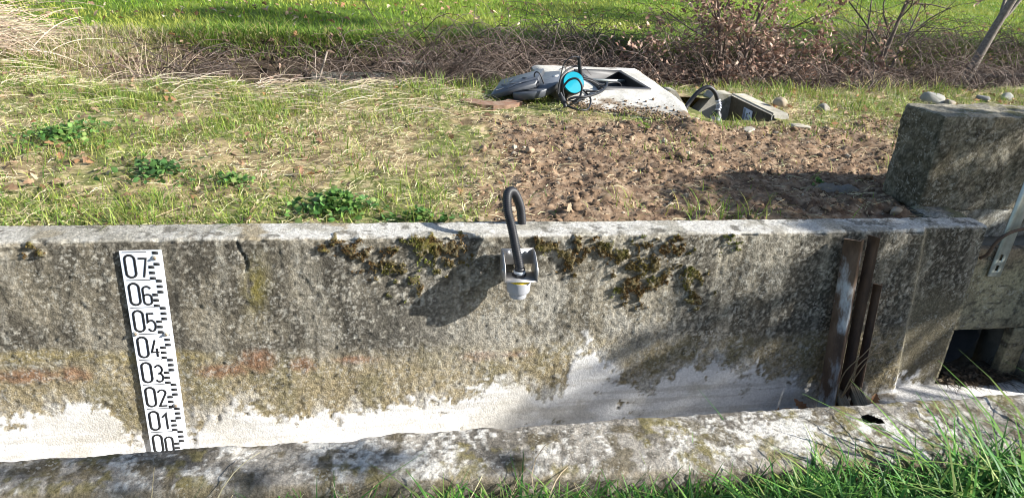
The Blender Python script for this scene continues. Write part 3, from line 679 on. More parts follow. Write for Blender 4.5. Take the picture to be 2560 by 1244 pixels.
rail('steel_rail', (1.822, -.075, -.01), (1.778, -.020, .815), .076, .030, m_rust, 'widest steel rail with flaking white paint leaning left of the other two', .2)
rail('steel_rail', (1.915, -.060, .02), (1.880, -.018, .828), .046, .034, m_rustdark, 'long narrow rusty steel rail between the wide rail and the short one', .2)
rail('steel_rail', (1.985, -.055, .05), (1.960, -.020, .62), .036, .022, m_rustdark, 'short dark rusty steel rail reaching only part way up the wall', .2)
def plank(p0, p1, w, t, label):
    p0 = Vector(p0); p1 = Vector(p1); L_ = (p1-p0).length
    o = thing('wooden_board', p0, label, 'board', 'old boards at the foot of the rails')
    ya = (p1-p0).normalized(); xa = ya.cross(Vector((0, 0, 1))).normalized(); za = xa.cross(ya)
    o.rotation_euler = Matrix((xa, ya, za)).transposed().to_euler()
    g = MB()
    for k in range(5):
        x0 = -w/2+w*k/5; g.box((x0+.0005, 0.004*vn(np.array([k*1.3]), np.array([.2]), s=3)[0], -t/2), (x0+w/5-.0005, L_-.01*vn(np.array([k*2.3]), np.array([.7]), s=4)[0], t/2-.0015*(k % 2)), bev=.0015)
    g.build('plank', m_wood, o); return o
plank((1.985, -.02, .165), (1.935, -.30, .075), .048, .03, 'grey grooved wooden board wedged under the foot of the rails')
plank((1.915, -.02, .15), (1.870, -.28, .085), .036, .026, 'smaller grey wooden board left of the grooved one below the rails')
vs_ = thing('dry_weed', (1.9, -.07, .12), 'thin dry plant stem curling in front of the rail feet', 'plant stem')
g = MB()
for Pp in ([(1.885, -.09, .08), (1.881, -.09, .243), (1.947, -.09, .335), (1.988, -.085, .38), (2.038, -.08, .365)], [(1.89, -.10, .12), (1.926, -.10, .279), (1.984, -.09, .333), (2.03, -.08, .335), (2.05, -.075, .35)], [(1.90, -.10, .15), (1.95, -.10, .28), (2.0, -.095, .36)]):
    P = spline(np.array(Pp)-np.array([1.9, -.07, .12]), 18); g.tube(P, np.linspace(.0028, .0013, 18), 5, (.33, .25, .15))
g.build('stem', m_straw, vs_, smooth=True)

# ------------------------------------------------------------------ manhole slab and what lies on it
sl = thing('manhole_slab', (1.5, 2.3, .8), 'pale concrete manhole slab with a rectangular open shaft', 'manhole')
def slab_outline(ox0, ox1, oy0, oy1):
    return np.array([(ox0, oy0), (ox1, oy0), (ox1, oy1), (ox0, oy1)])
def slab_mesh():
    # top surface grid with a hole, skirt on outside
    g = MB(); xs_ = np.linspace(0, 1, 44); ys_ = np.linspace(0, 1, 60)
    U, W = np.meshgrid(xs_, ys_); u, w = U.ravel(), W.ravel()
    x = 1.18+(1.985-1.18)*u - .10*u*(1-w)**1.0*1.1 + .20*(1-w)*0; y0_ = 1.95-.2*u-.24*u*u; y = y0_+(2.98-y0_)*w
    e = np.minimum(np.minimum(u, 1-u)*.95, np.minimum(w, 1-w)*1.4)
    z = .922+.010*(fbm(x*7, y*7, o=4, s=500)-.5)-.02*ss(.035, 0, e) - .07*ss(.35, 0, w)
    x += (fbm(x*9, y*9, o=3, s=501)-.5)*.03*(e < .02); y += (fbm(x*9, y*9, o=3, s=502)-.5)*.04*(e < .02)
    F = grid_faces(60, 44); cxm, cym = x[F].mean(1), y[F].mean(1)
    hole = (cxm > 1.455) & (cxm < 1.775) & (cym > 2.165) & (cym < 2.755)
    dirt = ss(.52, .66, fbm(x*11, y*11, o=5, s=503, g=.65)*.75+.26*ss(.38, 0, w)-.03)
    sc_ = np.tile(np.array([.60, .575, .52]), (len(x), 1)); sc_ = mixc(sc_, (.46, .44, .39), ss(.4, .65, fbm(x*8, y*8, o=4, s=504))); sc_ = mixc(sc_, (.19, .14, .095), dirt*.9)
    g.add(np.c_[x, y, z], F[~hole], sc_)
    idx = np.arange(44*60).reshape(60, 44); ring = np.concatenate([idx[0, :], idx[1:, -1], idx[-1, -2::-1], idx[-2:0:-1, 0]])
    n = len(ring); V = np.concatenate([np.c_[x, y, z][ring], np.c_[x[ring], y[ring], np.full(n, .60)]])
    i = np.arange(n); j = (i+1) % n; g.add(V, np.stack([i, i+n, j+n, j], -1), (.36, .33, .27)); return g
g = slab_mesh(); g.V = [v-np.array([1.5, 2.3, .8]) for v in g.V]; slab_o = g.build('slab', m_attrslab, sl, smooth=True); slab_o.data.set_sharp_from_angle(angle=R(40))
g = MB(); O = np.array([1.5, 2.3, .8]); a0, a1, c0, c1 = 1.44, 1.79, 2.15, 2.77; fw_ = .028
for A, B in (((a0, c0, .86), (a1, c0+fw_, .934)), ((a0, c1-fw_, .86), (a1, c1, .934)), ((a0, c0+fw_+.0005, .86), (a0+fw_, c1-fw_-.0005, .933)), ((a1-fw_, c0+fw_+.0005, .86), (a1, c1-fw_-.0005, .933))):
    g.box(np.array(A)-O, np.array(B)-O, bev=.004)
g.build('rim_frame', m_black, sl)
g = MB()
for A, B in (((a0-.01, c0, .2), (a1+.01, c0+.01, .859)), ((a0-.01, c1-.01, .2), (a1+.01, c1, .859)), ((a0, c0+.011, .2), (a0+.01, c1-.011, .859)), ((a1-.01, c0+.011, .2), (a1, c1-.011, .859)), ((a0, c0, .19), (a1, c1, .2))): g.box(np.array(A)-O, np.array(B)-O)
g.build('shaft', m_dark, sl)
g = MB(); g.box(np.array((a0+.03, 2.58, .885))-O, np.array((a1-.03, 2.60, .90))-O); g.build('cross_bar', m_galv, sl)

def plate_lid(name, out, t, mat, loc, rot, label, ribs=0):
    o = thing(name, loc, label, 'lid', None, rot); out = np.array(out, float); n = len(out); c = out.mean(0); g = MB()
    inn = c+(out-c)*.985
    V = np.concatenate([np.c_[out, np.zeros(n)], np.c_[out, np.full(n, t-.004)], np.c_[inn, np.full(n, t)]])
    i = np.arange(n); j = (i+1) % n
    g.add(V, [np.concatenate([np.stack([i, j, j+n, i+n], -1), np.stack([i+n, j+n, j+2*n, i+2*n], -1)]), np.array([np.arange(n)+2*n]), np.array([np.arange(n)[::-1]])])
    return o, g.build('plate', mat, o)
ex = Vector((.21, -.09, .085)).normalized(); ey = Vector((.10, .31, .025)); ey = (ey-ex*ey.dot(ex)).normalized(); ez = ex.cross(ey)
lo_, lp = plate_lid('manhole_cover', [(0, .02), (.02, 0), (.29, 0), (.29, .34), (0, .34)], .030, m_blackdull, (.755, 2.12, .845), Matrix((ex, ey, ez)).transposed().to_euler(), 'black embossed plastic cover lying tilted at the left of the manhole slab')
for k, (px, py, L_, a) in enumerate([(.05, .07, .05, 20), (.06, .16, .05, -30), (.13, .06, .06, 50), (.12, .14, .05, -10), (.20, .09, .05, 15), (.19, .2, .05, -45), (.09, .24, .05, 80)]):
    g = MB(); g.box((-L_/2, -.008, 0), (L_/2, .006, .0022), bev=.001); g.build('raised_rib', m_blackdull, lp, loc=(px, py, .0319), rot=(0, 0, R(a)))
outl = np.array([(.88, 2.05), (.93, 2.005), (.985, 1.985), (1.04, 1.99), (1.09, 2.02), (1.15, 2.085), (1.20, 2.17), (1.24, 2.28), (1.268, 2.39), (1.26, 2.44), (1.14, 2.49), (1.0, 2.42), (.90, 2.2)])-np.array([.88, 2.05])
lo2, lp2 = plate_lid('inner_lid', outl, .042, m_blackdull, (.88, 2.05, .862), (0, -.19, 0), 'smooth black plastic inner lid with rounded side and white sticker')
g = MB(); g.box((0, 0, 0), (.038, .045, .001)); g.build('sticker', m_paper, lp2, loc=(.30, .24, .0422), rot=(0, 0, R(-20)))
g = MB(); g.tube(spline([(.17, .12, .042), (.165, .12, .10), (.18, .115, .118), (.20, .11, .10), (.215, .105, .042)], 20), .0045, 8); g.build('handle', m_black, lo2, smooth=True)

# data logger
lg = thing('data_logger', (1.25, 2.02, .92), 'round data logger with teal cap and black coiled cables beside the shaft', 'data logger')
axis = Vector((.05, -.86, .42)).normalized(); Mx = look_matrix(axis, (-.025, -.02, .062))
g = MB(); g.lathe([(.052, -.115), (.060, -.11), (.066, -.02), (.070, -.012), (.070, .004), (.066, .008)], 36, M=Mx); g.build('housing', m_black, lg, auto=35)
g = MB(); n = 36; a = np.arange(n)*2*np.pi/n; r_ = .064
px, py = r_*np.cos(a), r_*np.sin(a); tcap = .012
def facet(x, y): s_ = (x*.62-y*.78); return tcap+.011*np.clip(1-np.maximum((s_-.012)/.05, 0), 0, 1)-.004*np.clip(-s_/.06, 0, 1)
V = [np.c_[px, py, np.full(n, .0085)], np.c_[px, py, facet(px, py)*.92]]
rings = [.97, .8, .6, .4, .2]
for q in rings: V.append(np.c_[px*q, py*q, facet(px*q, py*q)])
V.append(np.array([[0, 0, facet(np.zeros(1), np.zeros(1))[0]]])); V = np.concatenate(V)
m_ = len(rings)+2; i = np.arange(n); j = (i+1) % n
F = np.concatenate([np.stack([k*n+i, k*n+j, (k+1)*n+j, (k+1)*n+i], -1) for k in range(m_-1)]); T = np.stack([(m_-1)*n+i, (m_-1)*n+j, np.full(n, m_*n)], -1)
V = V @ np.array(Mx.to_3x3()).T+np.array(Mx.translation); g.add(V, [F, T]); g.build('cap', m_teal, lg, auto=12)
O = np.array([1.25, 2.02, .92])
g = MB(); A = np.array([1.300, 2.07, .965])-O; B = np.array([1.247, 2.0, 1.135])-O; g.tube(np.array([A, A+(B-A)*.62, A+(B-A)*.63, B]), [.0125, .0120, .0105, .0100], 12); g.build('antenna', m_black, lg, auto=30)
for r_, Pp in ((.0035, [(1.247, 2.0, 1.135), (1.219, 1.93, 1.148), (1.177, 1.9, 1.151), (1.133, 1.9, 1.11), (1.118, 1.9, 1.018), (1.112, 1.9, .943), (1.127, 1.88, .912)]),
               (.0060, [(1.14, 1.90, .905), (1.163, 1.88, .875), (1.212, 1.80, .868), (1.28, 1.82, .868), (1.333, 1.96, .90), (1.302, 2.04, .935), (1.265, 2.09, .95)]),
               (.0075, [(1.508, 2.20, .955), (1.47, 2.10, .945), (1.384, 1.943, .944), (1.271, 1.83, .940), (1.199, 1.82, .935), (1.16, 1.83, .92)]),
               (.0060, [(1.29, 2.06, 1.0), (1.36, 2.07, .985), (1.42, 2.09, .955), (1.44, 2.04, .945), (1.38, 1.99, .94), (1.31, 2.0, .935)]),
               (.0050, [(1.30, 2.06, 1.01), (1.37, 2.10, .99), (1.45, 2.15, .95), (1.52, 2.2, .95), (1.60, 2.23, .945), (1.66, 2.3, .86)]),
               (.0060, [(1.13, 1.93, .91), (1.13, 1.95, 1.0), (1.17, 1.99, 1.05), (1.23, 2.03, 1.075), (1.27, 2.05, 1.07), (1.275, 2.08, 1.03)]),
               (.0065, [(1.15, 1.90, .92), (1.14, 1.9, .97), (1.17, 1.89, 1.02), (1.215, 1.88, 1.03), (1.245, 1.87, .99), (1.235, 1.86, .93), (1.19, 1.85, .90)])):
    g = MB(); g.tube(spline(np.array(Pp)-O, 40), r_, 8); g.build('cable', m_black, lg, smooth=True)
g = MB(); A = np.array([1.122, 1.885, .945])-O; B = np.array([1.15, 1.84, .872])-O; g.tube(np.array([A, A+(B-A)*.3, A+(B-A)*.31, A+(B-A)*.7, A+(B-A)*.71, B]), [.009, .010, .0155, .0155, .012, .011], 12); g.build('plug', m_black, lg, auto=30)

# clay collar
cc = thing('clay_collar', (.74, 2.06, .80), 'half buried clay pipe collar lying left of the black covers', 'clay pipe')
g = MB(); prof = []
ths = np.radians(np.linspace(195, 345, 26)); r0, r1, hh = .11, .20, .055
rows = []
for k, t in enumerate(ths):
    wv = 1+.03*math.sin(k*1.7)
    rows.append([(r0*math.cos(t), r0*math.sin(t), 0), (r0*math.cos(t), r0*math.sin(t), hh), (r1*wv*math.cos(t), r1*wv*math.sin(t), hh-.005), (r1*wv*math.cos(t), r1*wv*math.sin(t), 0)])
V = np.array(rows).reshape(-1, 3); F = [[k*4+i, k*4+(i+1) % 4, (k+1)*4+(i+1) % 4, (k+1)*4+i] for k in range(25) for i in range(4)]
g.add(V, [np.array(F), np.array([[0, 1, 2, 3], [103, 102, 101, 100]])]); g.build('collar', m_clay, cc, auto=40, loc=(0, .03, .012))

# ------------------------------------------------------------------ second chamber
ch = thing('weir_chamber', (2.25, 2.05, .3), 'small sunken concrete measuring chamber right of the manhole slab', 'chamber')
O = np.array([2.25, 2.05, .3]); g = MB()
g.box(np.array((2.462, 1.80, .3))-O, np.array((2.58, 2.40, .868))-O, bev=.012); g.build('side_wall', m_oldc, ch)
g = MB(); g.box(np.array((1.99, 1.66, .3))-O, np.array((2.56, 1.742, .805))-O, bev=.006); g.build('front_wall', m_oldc, ch)
g = MB()   # back wall with a V notch
pr = np.array([(1.99, .3), (2.459, .3), (2.459, .868), (2.33, .868), (2.28, .80), (2.20, .70), (2.05, .88), (1.99, .88)]); n = len(pr)
for (yy0, yy1) in ((2.36, 2.48),):
    V = np.concatenate([np.c_[pr[:, 0], np.full(n, yy0), pr[:, 1]], np.c_[pr[:, 0], np.full(n, yy1), pr[:, 1]]])-O
    i = np.arange(n); j = (i+1) % n; g.add(V, [np.stack([i, i+n, j+n, j], -1)])
    for tri in ([0, 1, 5], [0, 5, 6], [0, 6, 7], [1, 4, 5], [1, 3, 4], [1, 2, 3]): g.add(V[[tri[0], tri[1], tri[2]]], np.array([[0, 1, 2]])); 
g.build('back_wall', m_oldc, ch)
g = MB(); g.box(np.array((1.99, 1.743, .3))-O, np.array((2.028, 2.358, .80))-O); g.box(np.array((2.0, 1.70, .28))-O, np.array((2.5, 2.45, .298))-O); g.build('inner_lining', m_oldc, ch)
# small gauge plate
sg = thing('small_gauge', (2.459, 2.10, .66), 'small white gauge plate marked 5 inside the sunken chamber', 'water gauge', rot=(0, 0, R(-90)))
g = MB(); g.box((-.06, -.004, 0), (.06, 0, .165), bev=.001); sp = g.build('plate', m_white, sg)
link('digit', s_ if False else (lambda me: (me.materials.append(m_ink), me)[1])(glyph_mesh('5', .026, .06, .006)), m_ink, sp, (-.01, -.0043, .075))
for q in (-.052, -.043, -.034): 
    g = MB(); g.box((q, -.0048, .004), (q+.004, -.0042, .16)); g.build('stripe', m_ink, sp)
for (q, zz) in ((.022, .14), (.04, .11), (.022, .085), (.04, .06), (.022, .05)): 
    g = MB(); g.box((q, -.0048, zz), (q+.012, -.0042, zz+.01)); g.build('tick', m_ink, sp)
# second sensor
s2 = thing('hose_sensor', (2.165, 1.95, .80), 'black hose with silver taped joint and cone sensor hanging in the chamber', 'sensor')
O = np.array([2.165, 1.95, .80])
g = MB(); P = spline(np.array([(1.93, 1.93, .84), (1.966, 1.95, .888), (2.015, 1.95, .957), (2.076, 1.95, .99), (2.127, 1.95, .960), (2.157, 1.95, .905)])-O, 30); g.tube(P, .0135, 12); g.build('hose', m_black, s2, smooth=True)
g = MB(); P = spline(np.array([(2.152, 1.95, .915), (2.166, 1.95, .885), (2.172, 1.95, .868), (2.164, 1.945, .845)])-O, 16)
g.tube(P, .016+.003*np.sin(np.arange(16)*1.9), 12); g.build('tape', m_tape, s2, auto=40)
g = MB(); g.lathe([(.030, .015), (.034, .018), (.032, .024), (.018, .044), (.016, .048)], 28, M=Matrix.Translation((-.003, -.005, 0))); g.build('cone', m_black, s2, auto=35)
g = MB(); g.lathe([(.026, -.04), (.030, -.035), (.030, .0145)], 28, M=Matrix.Translation((-.003, -.005, 0))); g.build('housing', m_grey_plastic, s2, auto=35)

# ------------------------------------------------------------------ stones
def rock_mesh(seed, sub=3, rough=.35, flat=.7, col=(.36, .32, .26)):
    import bmesh
    bm = bmesh.new(); bmesh.ops.create_icosphere(bm, subdivisions=sub, radius=1.0)
    V = np.array([v.co[:] for v in bm.verts]); F = np.array([[v.index for v in f.verts] for f in bm.faces]); bm.free()
    n = fbm(V[:, 0]*1.1+seed*9.7, V[:, 1]*1.1, V[:, 2]*1.1, o=3, s=seed)
    V = V*(1+rough*2*(n-.5))[:, None]; gq = np.random.default_rng(seed)
    for _ in range(9):
        pn = gq.normal(size=3); pn /= np.linalg.norm(pn); h_ = gq.uniform(.5, .9); dd_ = V @ pn; V = V-np.maximum(dd_-h_, 0)[:, None]*pn*.9
    V = V*(1+.05*(fbm(V[:, 0]*6, V[:, 1]*6, V[:, 2]*6, o=3, s=seed+2)-.5))[:, None]; V[:, 2] *= flat
    c = np.array(col)*(.75+.5*fbm(V[:, 0]*4, V[:, 1]*4, V[:, 2]*4, o=3, s=seed+5))[:, None]
    return mesh_np('stone', V, F, c, False)
for k, (sx, sy, r_, sc, col, lab) in enumerate([
    (2.622, 2.02, .043, (1, .9, 1.05), (.30, .25, .18), 'round brown stone on the edge of the sunken chamber'),
    (3.03, 2.15, .05, (1.15, .8, .85), (.25, .23, .19), 'split pale stone in the grass right of the sunken chamber'),
    (4.13, 2.50, .085, (1.2, .8, 1.0), (.27, .265, .24), 'big pale jagged concrete lump behind the block'),
    (4.21, 2.38, .055, (1, .9, .9), (.24, .21, .165), 'smooth round tan stone in front of the jagged lump'),
    (4.66, 2.60, .055, (1.1, .8, .9), (.22, .215, .2), 'grey stone with pale top behind the middle of the block'),
    (4.95, 2.66, .06, (1.3, .8, .7), (.28, .275, .25), 'pale flat stone at the right edge behind the block'),
    (.545, 1.06, .026, (1, .9, .8), (.30, .20, .13), 'reddish brown pebble at the left border of the dug soil'),
    (2.52, 1.60, .055, (1.4, .8, .35), (.40, .36, .29), 'flat grey beige stone on the soil in front of the chamber'),
    (2.16, 1.51, .045, (1.4, .8, .35), (.36, .32, .26), 'small flat stone on the soil left of the flat beige one'),
    (.77, 1.04, .024, (1, 1, .8), (.34, .24, .16), 'tan pebble lying on the sunlit dug soil'),
    (2.17, .22, .03, (1.3, .8, .8), (.26, .22, .17), 'small brown stone on the wall top below the block')]):
    me = rock_mesh(600+k, 3, .75 if 'jagged' in lab or 'split' in lab or 'pale top' in lab else .28, .8, col)
    zz = float(gz(np.array([sx]), np.array([sy]))[0]) if sy > .25 else .82
    if k == 0: zz = .872
    o = link('stone', me, m_stone, None, (sx, sy, zz+r_*sc[2]*.45), (0, 0, k*1.3)); o.scale = [r_*q for q in sc]
    tag(o, lab, 'stone', 'loose stones on the bank')

# ------------------------------------------------------------------ soil clods and pebbles
def ico(sub):
    import bmesh
    bm = bmesh.new(); bmesh.ops.create_icosphere(bm, subdivisions=sub, radius=1.0)
    V = np.array([v.co[:] for v in bm.verts]); F = np.array([[v.index for v in f.verts] for f in bm.faces]); bm.free(); return V, F
def scatter_lumps(P, r, sub, cols, seed, squash=.7):
    V0, F0 = ico(sub); n = len(P); m = len(V0); g = np.random.default_rng(seed)
    rad = 1+.95*(g.random((n, m))-.5)*(1.2 if sub < 2 else .9)
    ax = g.uniform(.6, 1.25, (n, 1, 3)); a = g.uniform(0, 6.28, n); ca, sa = np.cos(a)[:, None], np.sin(a)[:, None]
    V = V0[None]*rad[..., None]*ax; x_ = V[..., 0]*ca-V[..., 1]*sa; y_ = V[..., 0]*sa+V[..., 1]*ca
    V = np.stack([x_, y_, V[..., 2]*squash], -1)*r[:, None, None]+P[:, None]
    F = F0[None]+(np.arange(n)*m)[:, None, None]
    return V.reshape(-1, 3), F.reshape(-1, 3), np.repeat(cols, m, 0)
N = 75000; px = rng.uniform(.1, 3.6, N); py = rng.uniform(.14, 2.1, N); pm = soilmask(px, py)
k = (rng.random(N) < pm*.9+.02) & ~in_hole(px, py, .03) & ~on_slab(px, py) & ~((px > 2.28) & (py < .54)) & ~((px > 1.98) & (px < 2.6) & (py > 1.70) & (py < 2.5)); px, py = px[k], py[k]
r_ = np.clip(rng.lognormal(math.log(.0027), .66, len(px)), .0016, .020)
big = r_ > .012
MBc = MB()
for sel, sub in ((big, 2), (~big, 1)):
    q = np.where(sel)[0][:240 if sub == 2 else 11500]
    if sub == 1 : pass
    P = np.stack([px[q], py[q], gz(px[q], py[q])+r_[q]*.1], -1)
    cs = np.array([.19, .13, .085])*rng.uniform(.55, 1.5, len(q))[:, None]
    pal = rng.random(len(q)) < .07; cs[pal] = np.array([.36, .31, .24])*rng.uniform(.7, 1.2, pal.sum())[:, None]
    V, F, C = scatter_lumps(P, r_[q], sub, cs, 5+sub); MBc.add(V, F, C)
q_u = rng.random(900); q_w = np.abs(rng.normal(0, .075, 900)); q_x = 1.2+.74*q_u; q_y0 = 1.95-.2*q_u-.24*q_u*q_u; q_y = q_y0+(2.98-q_y0)*q_w; q_r = rng.uniform(.0025, .009, 900)
V, F, C = scatter_lumps(np.stack([q_x-.11*q_u*(1-q_w), q_y, .922-.07*ss(.35, 0, q_w)-.002+q_r*.2], -1), q_r, 1, np.array([.20, .14, .09])*rng.uniform(.6, 1.3, 900)[:, None], 9); MBc.add(V, F, C)
tag(MBc.build('soil_clods', m_clod, smooth=False), 'loose brown soil crumbs and clods of the dug patch', 'soil', kind='stuff')

# ------------------------------------------------------------------ grasses
def blades(B, h, w, az, lean, curv, col, segs=3, tipdark=None):
    n = len(B); t = np.linspace(0, 1, segs+1)
    d = np.stack([np.cos(az), np.sin(az), np.zeros(n)], -1); s = np.stack([-np.sin(az), np.cos(az), np.zeros(n)], -1)
    hor = (lean[:, None]*t+curv[:, None]*t**2)
    ver = t-(.35*np.clip(curv, 0, 2)[:, None])*t**2.5
    C = B[:, None]+h[:, None, None]*(d[:, None]*hor[..., None]); C[..., 2] += h[:, None]*ver
    W = (w[:, None]*(1-t**1.8*.92))[..., None]*.5
    V = np.stack([C-s[:, None]*W, C+s[:, None]*W], 2)
    V = V.reshape(-1, 3); k = segs+1
    i = (np.arange(n)*k*2)[:, None]+(np.arange(segs)*2)[None]
    F = np.stack([i, i+1, i+3, i+2], -1).reshape(-1, 4)
    return V, F, np.repeat(col, k*2, 0)
def straws(B, L_, w, az, tilt, bend, col, segs=4):
    n = len(B); t = np.linspace(0, 1, segs+1)
    a = az[:, None]+bend[:, None]*(t-.5)[None]
    stp = (L_/segs)[:, None]*np.ones_like(t)[None]
    dx = np.cumsum(stp*np.cos(a), 1); dy = np.cumsum(stp*np.sin(a), 1); dz = L_[:, None]*(np.tan(tilt)[:, None]*t-.3*np.abs(tilt)[:, None]*t**2)+.06*L_[:, None]*np.sin(np.pi*t)
    C = B[:, None]+np.stack([dx, dy, dz], -1)
    s = np.stack([-np.sin(az)*.8, np.cos(az)*.8, np.full(n, .5)], -1)
    W = (w[:, None]*(1-.5*t))[..., None]*.5
    V = np.stack([C-s[:, None]*W, C+s[:, None]*W], 2).reshape(-1, 3); k = segs+1
    i = (np.arange(n)*k*2)[:, None]+(np.arange(segs)*2)[None]
    return V, np.stack([i, i+1, i+3, i+2], -1).reshape(-1, 4), np.repeat(col, k*2, 0)
def stuffobj(name, VFCs, mat, label, cat):
    g = MB()
    for V, F, C in VFCs: g.add(V, F, C)
    return tag(g.build(name, mat, smooth=True), label, cat, kind='stuff')
def pick(n, cols, var=.25):
    cols = np.array(cols); return np.clip(cols[rng.integers(0, len(cols), n)]*rng.uniform(1-var, 1+var, (n, 1))*rng.uniform(.93, 1.07, (n, 3)), .005, .95)
def clear_ok(px, py):
    return ~in_hole(px, py, .05) & ~on_slab(px, py) & ~((px > 2.25) & (px < 4.35) & (py < .56)) & ~((px > 1.97) & (px < 2.60) & (py > 1.68) & (py < 2.50))
GREEN = [(.17, .26, .04), (.23, .31, .045), (.12, .22, .04), (.30, .34, .07), (.36, .36, .12)]
STRAW = [(.60, .51, .31), (.50, .41, .24), (.68, .60, .40), (.40, .31, .18), (.58, .53, .32)]
# bank green grass
N = 205000; px = rng.uniform(-3.6, 5.6, N); py = rng.uniform(.14, 3.0, N)
dens = ss(.36, .60, fbm(px*3.3, py*3.3, o=4, s=130))*.85+.16
dens = dens*(1-.97*soilmask(px, py)) * (.55+.55*ss(.2, -.8, px)) 
dens *= 1-.6*np.exp(-((px-.1)/.5)**2-((py-1.1)/.5)**2); dens *= 1-.85*np.exp(-((px-.85)/.5)**2-((py-1.75)/.3)**2)
k = (rng.random(N) < dens*.8) & clear_ok(px, py) & ((py-ditch_c(px) < -.72) | (px < -1.6)); px, py = px[k], py[k]; n = len(px)
B = np.stack([px, py, gz(px, py)-.004], -1)
tall = ss(.5, .7, fbm(px*5, py*5, o=3, s=131))
G1 = blades(B, rng.uniform(.02, .05, n)*(1+.9*tall), rng.uniform(.0025, .0052, n), rng.uniform(0, 6.28, n), rng.uniform(0, .8, n), rng.uniform(0, 1.3, n), pick(n, GREEN, .35), 2)
# thin line of blades at wall edge, and tufts in the soil
pts = []
for (tx, ty, sd, nn, hh) in [(1.36, .17, .09, 60, .10), (1.48, .15, .05, 40, .11), (1.25, .16, .06, 26, .07), (.40, 1.0, .05, 30, .05), (1.05, .35, .05, 22, .06), (1.45, 1.05, .07, 40, .05), (1.7, 1.25, .08, 40, .05), (1.95, 1.62, .09, 60, .07), (2.3, 1.55, .15, 80, .06), (2.85, 1.75, .25, 160, .06), (3.2, 2.4, .25, 260, .11), (3.0, 2.7, .2, 200, .12), (4.2, 2.9, .3, 260, .14), (2.55, 2.75, .15, 160, .10), (.45, 2.62, .18, 300, .12), (.85, 2.68, .16, 300, .12), (1.1, 2.75, .12, 140, .13), (2.0, 1.68, .06, 40, .08), (2.12, 1.66, .05, 40, .07), (-.55, 1.9, .15, 160, .08), (-.35, 1.75, .1, 90, .08), (.0, .75, .1, 60, .06), (-.3, 1.3, .1, 80, .06)]:
    q = rng.normal(size=(nn, 2))*sd+(tx, ty); pts.append(np.c_[q, np.full(nn, hh)])
q = np.concatenate(pts); q = q[q[:, 1] > .142]; k = clear_ok(q[:, 0], q[:, 1]); q = q[k]; n = len(q)
G2 = blades(np.stack([q[:, 0], q[:, 1], gz(q[:, 0], q[:, 1])-.004], -1), q[:, 2]*rng.uniform(.5, 1.2, n), rng.uniform(.003, .006, n), rng.uniform(0, 6.28, n), rng.uniform(0, .5, n), rng.uniform(0, 1.0, n), pick(n, [(.16, .24, .03), (.22, .29, .045), (.11, .19, .03), (.33, .33, .08)], .3), 4)
N = 9000; px = rng.uniform(-2.6, -.3, N); py = rng.uniform(2.9, 4.4, N); k = rng.random(N) < .35+.65*ss(-.6, -1.3, px); px, py = px[k], py[k]; n = len(px)
G3 = blades(np.stack([px, py, gz(px, py)-.004], -1), rng.uniform(.04, .12, n), rng.uniform(.004, .007, n), rng.uniform(0, 6.28, n), rng.uniform(0, .8, n), rng.uniform(0, 1.2, n), pick(n, [(.16, .22, .04), (.24, .26, .06), (.42, .35, .22), (.50, .43, .30), (.33, .26, .17)], .3), 2)
stuffobj('bank_grass', [G1, G2, G3], m_blade, 'short patchy green grass on the sunny bank behind the channel wall', 'grass')
# dry straw lying
N = 108000; px = rng.uniform(-3.6, 5.6, N); py = rng.uniform(.15, 3.15, N)
dens = (.30+.7*ss(.45, .6, fbm(px*2.5, py*2.5, o=3, s=140)))*(.62+.38*ss(-1.2, -.1, px))*(1-.82*soilmask(px, py))
k = (rng.random(N) < dens) & clear_ok(px, py); px, py = px[k], py[k]; n = len(px)
S1 = straws(np.stack([px, py, gz(px, py)+rng.uniform(.001, .016, n)], -1), rng.uniform(.02, .085, n)*rng.uniform(.5, 1.4, n), rng.uniform(.0011, .0030, n), rng.uniform(0, 6.28, n), rng.normal(0, .22, n), rng.normal(0, .9, n), pick(n, STRAW, .3), 2)
N = 420; px = rng.uniform(-2.4, .5, N); py = rng.uniform(1.6, 2.9, N)
az = rng.normal(.1, .45, N)+np.pi*(rng.random(N) < .5)
S3x = rng.normal(-.45, .45, 300); S3y = rng.normal(2.2, .22, 300); S3 = straws(np.stack([S3x, S3y, gz(S3x, S3y)+rng.uniform(.005, .05, 300)], -1), rng.uniform(.08, .35, 300), rng.uniform(.0025, .0045, 300), rng.normal(.1, .75, 300)+np.pi*(rng.random(300) < .5), rng.normal(.02, .1, 300), rng.normal(0, .6, 300), pick(300, [(.50, .41, .29), (.60, .52, .40), (.38, .30, .21)], .25), 5)
S2 = straws(np.stack([px, py, gz(px, py)+rng.uniform(.005, .05, N)], -1), rng.uniform(.08, .30, N), rng.uniform(.0025, .0045, N), az, rng.normal(.02, .1, N), rng.normal(0, .5, N), pick(N, [(.55, .46, .32), (.62, .54, .40), (.45, .36, .25)], .25), 6)
stuffobj('dry_straw', [S1, S2, S3], m_straw, 'pale dry straw and dead grass matted over the bank', 'straw')
# brush pile of dry stems, left
N = 900; px = rng.normal(-2.62, .22, N); py = rng.normal(3.1, .25, N); zz = gz(px, py)+np.abs(rng.normal(.0, .13, N))*np.exp(-((px+2.5)/.4)**2)
az = rng.normal(-.15, .8, N)
P1 = straws(np.stack([px, py, zz], -1), rng.uniform(.12, .5, N), rng.uniform(.004, .0075, N), az, rng.normal(.05, .28, N), rng.normal(0, .5, N), pick(N, [(.50, .40, .29), (.60, .51, .38), (.38, .29, .21), (.30, .22, .16)], .25), 7)
stuffobj('brush_pile', [P1], m_straw, 'heaped tan dry stems at the left edge of the bank', 'brush')
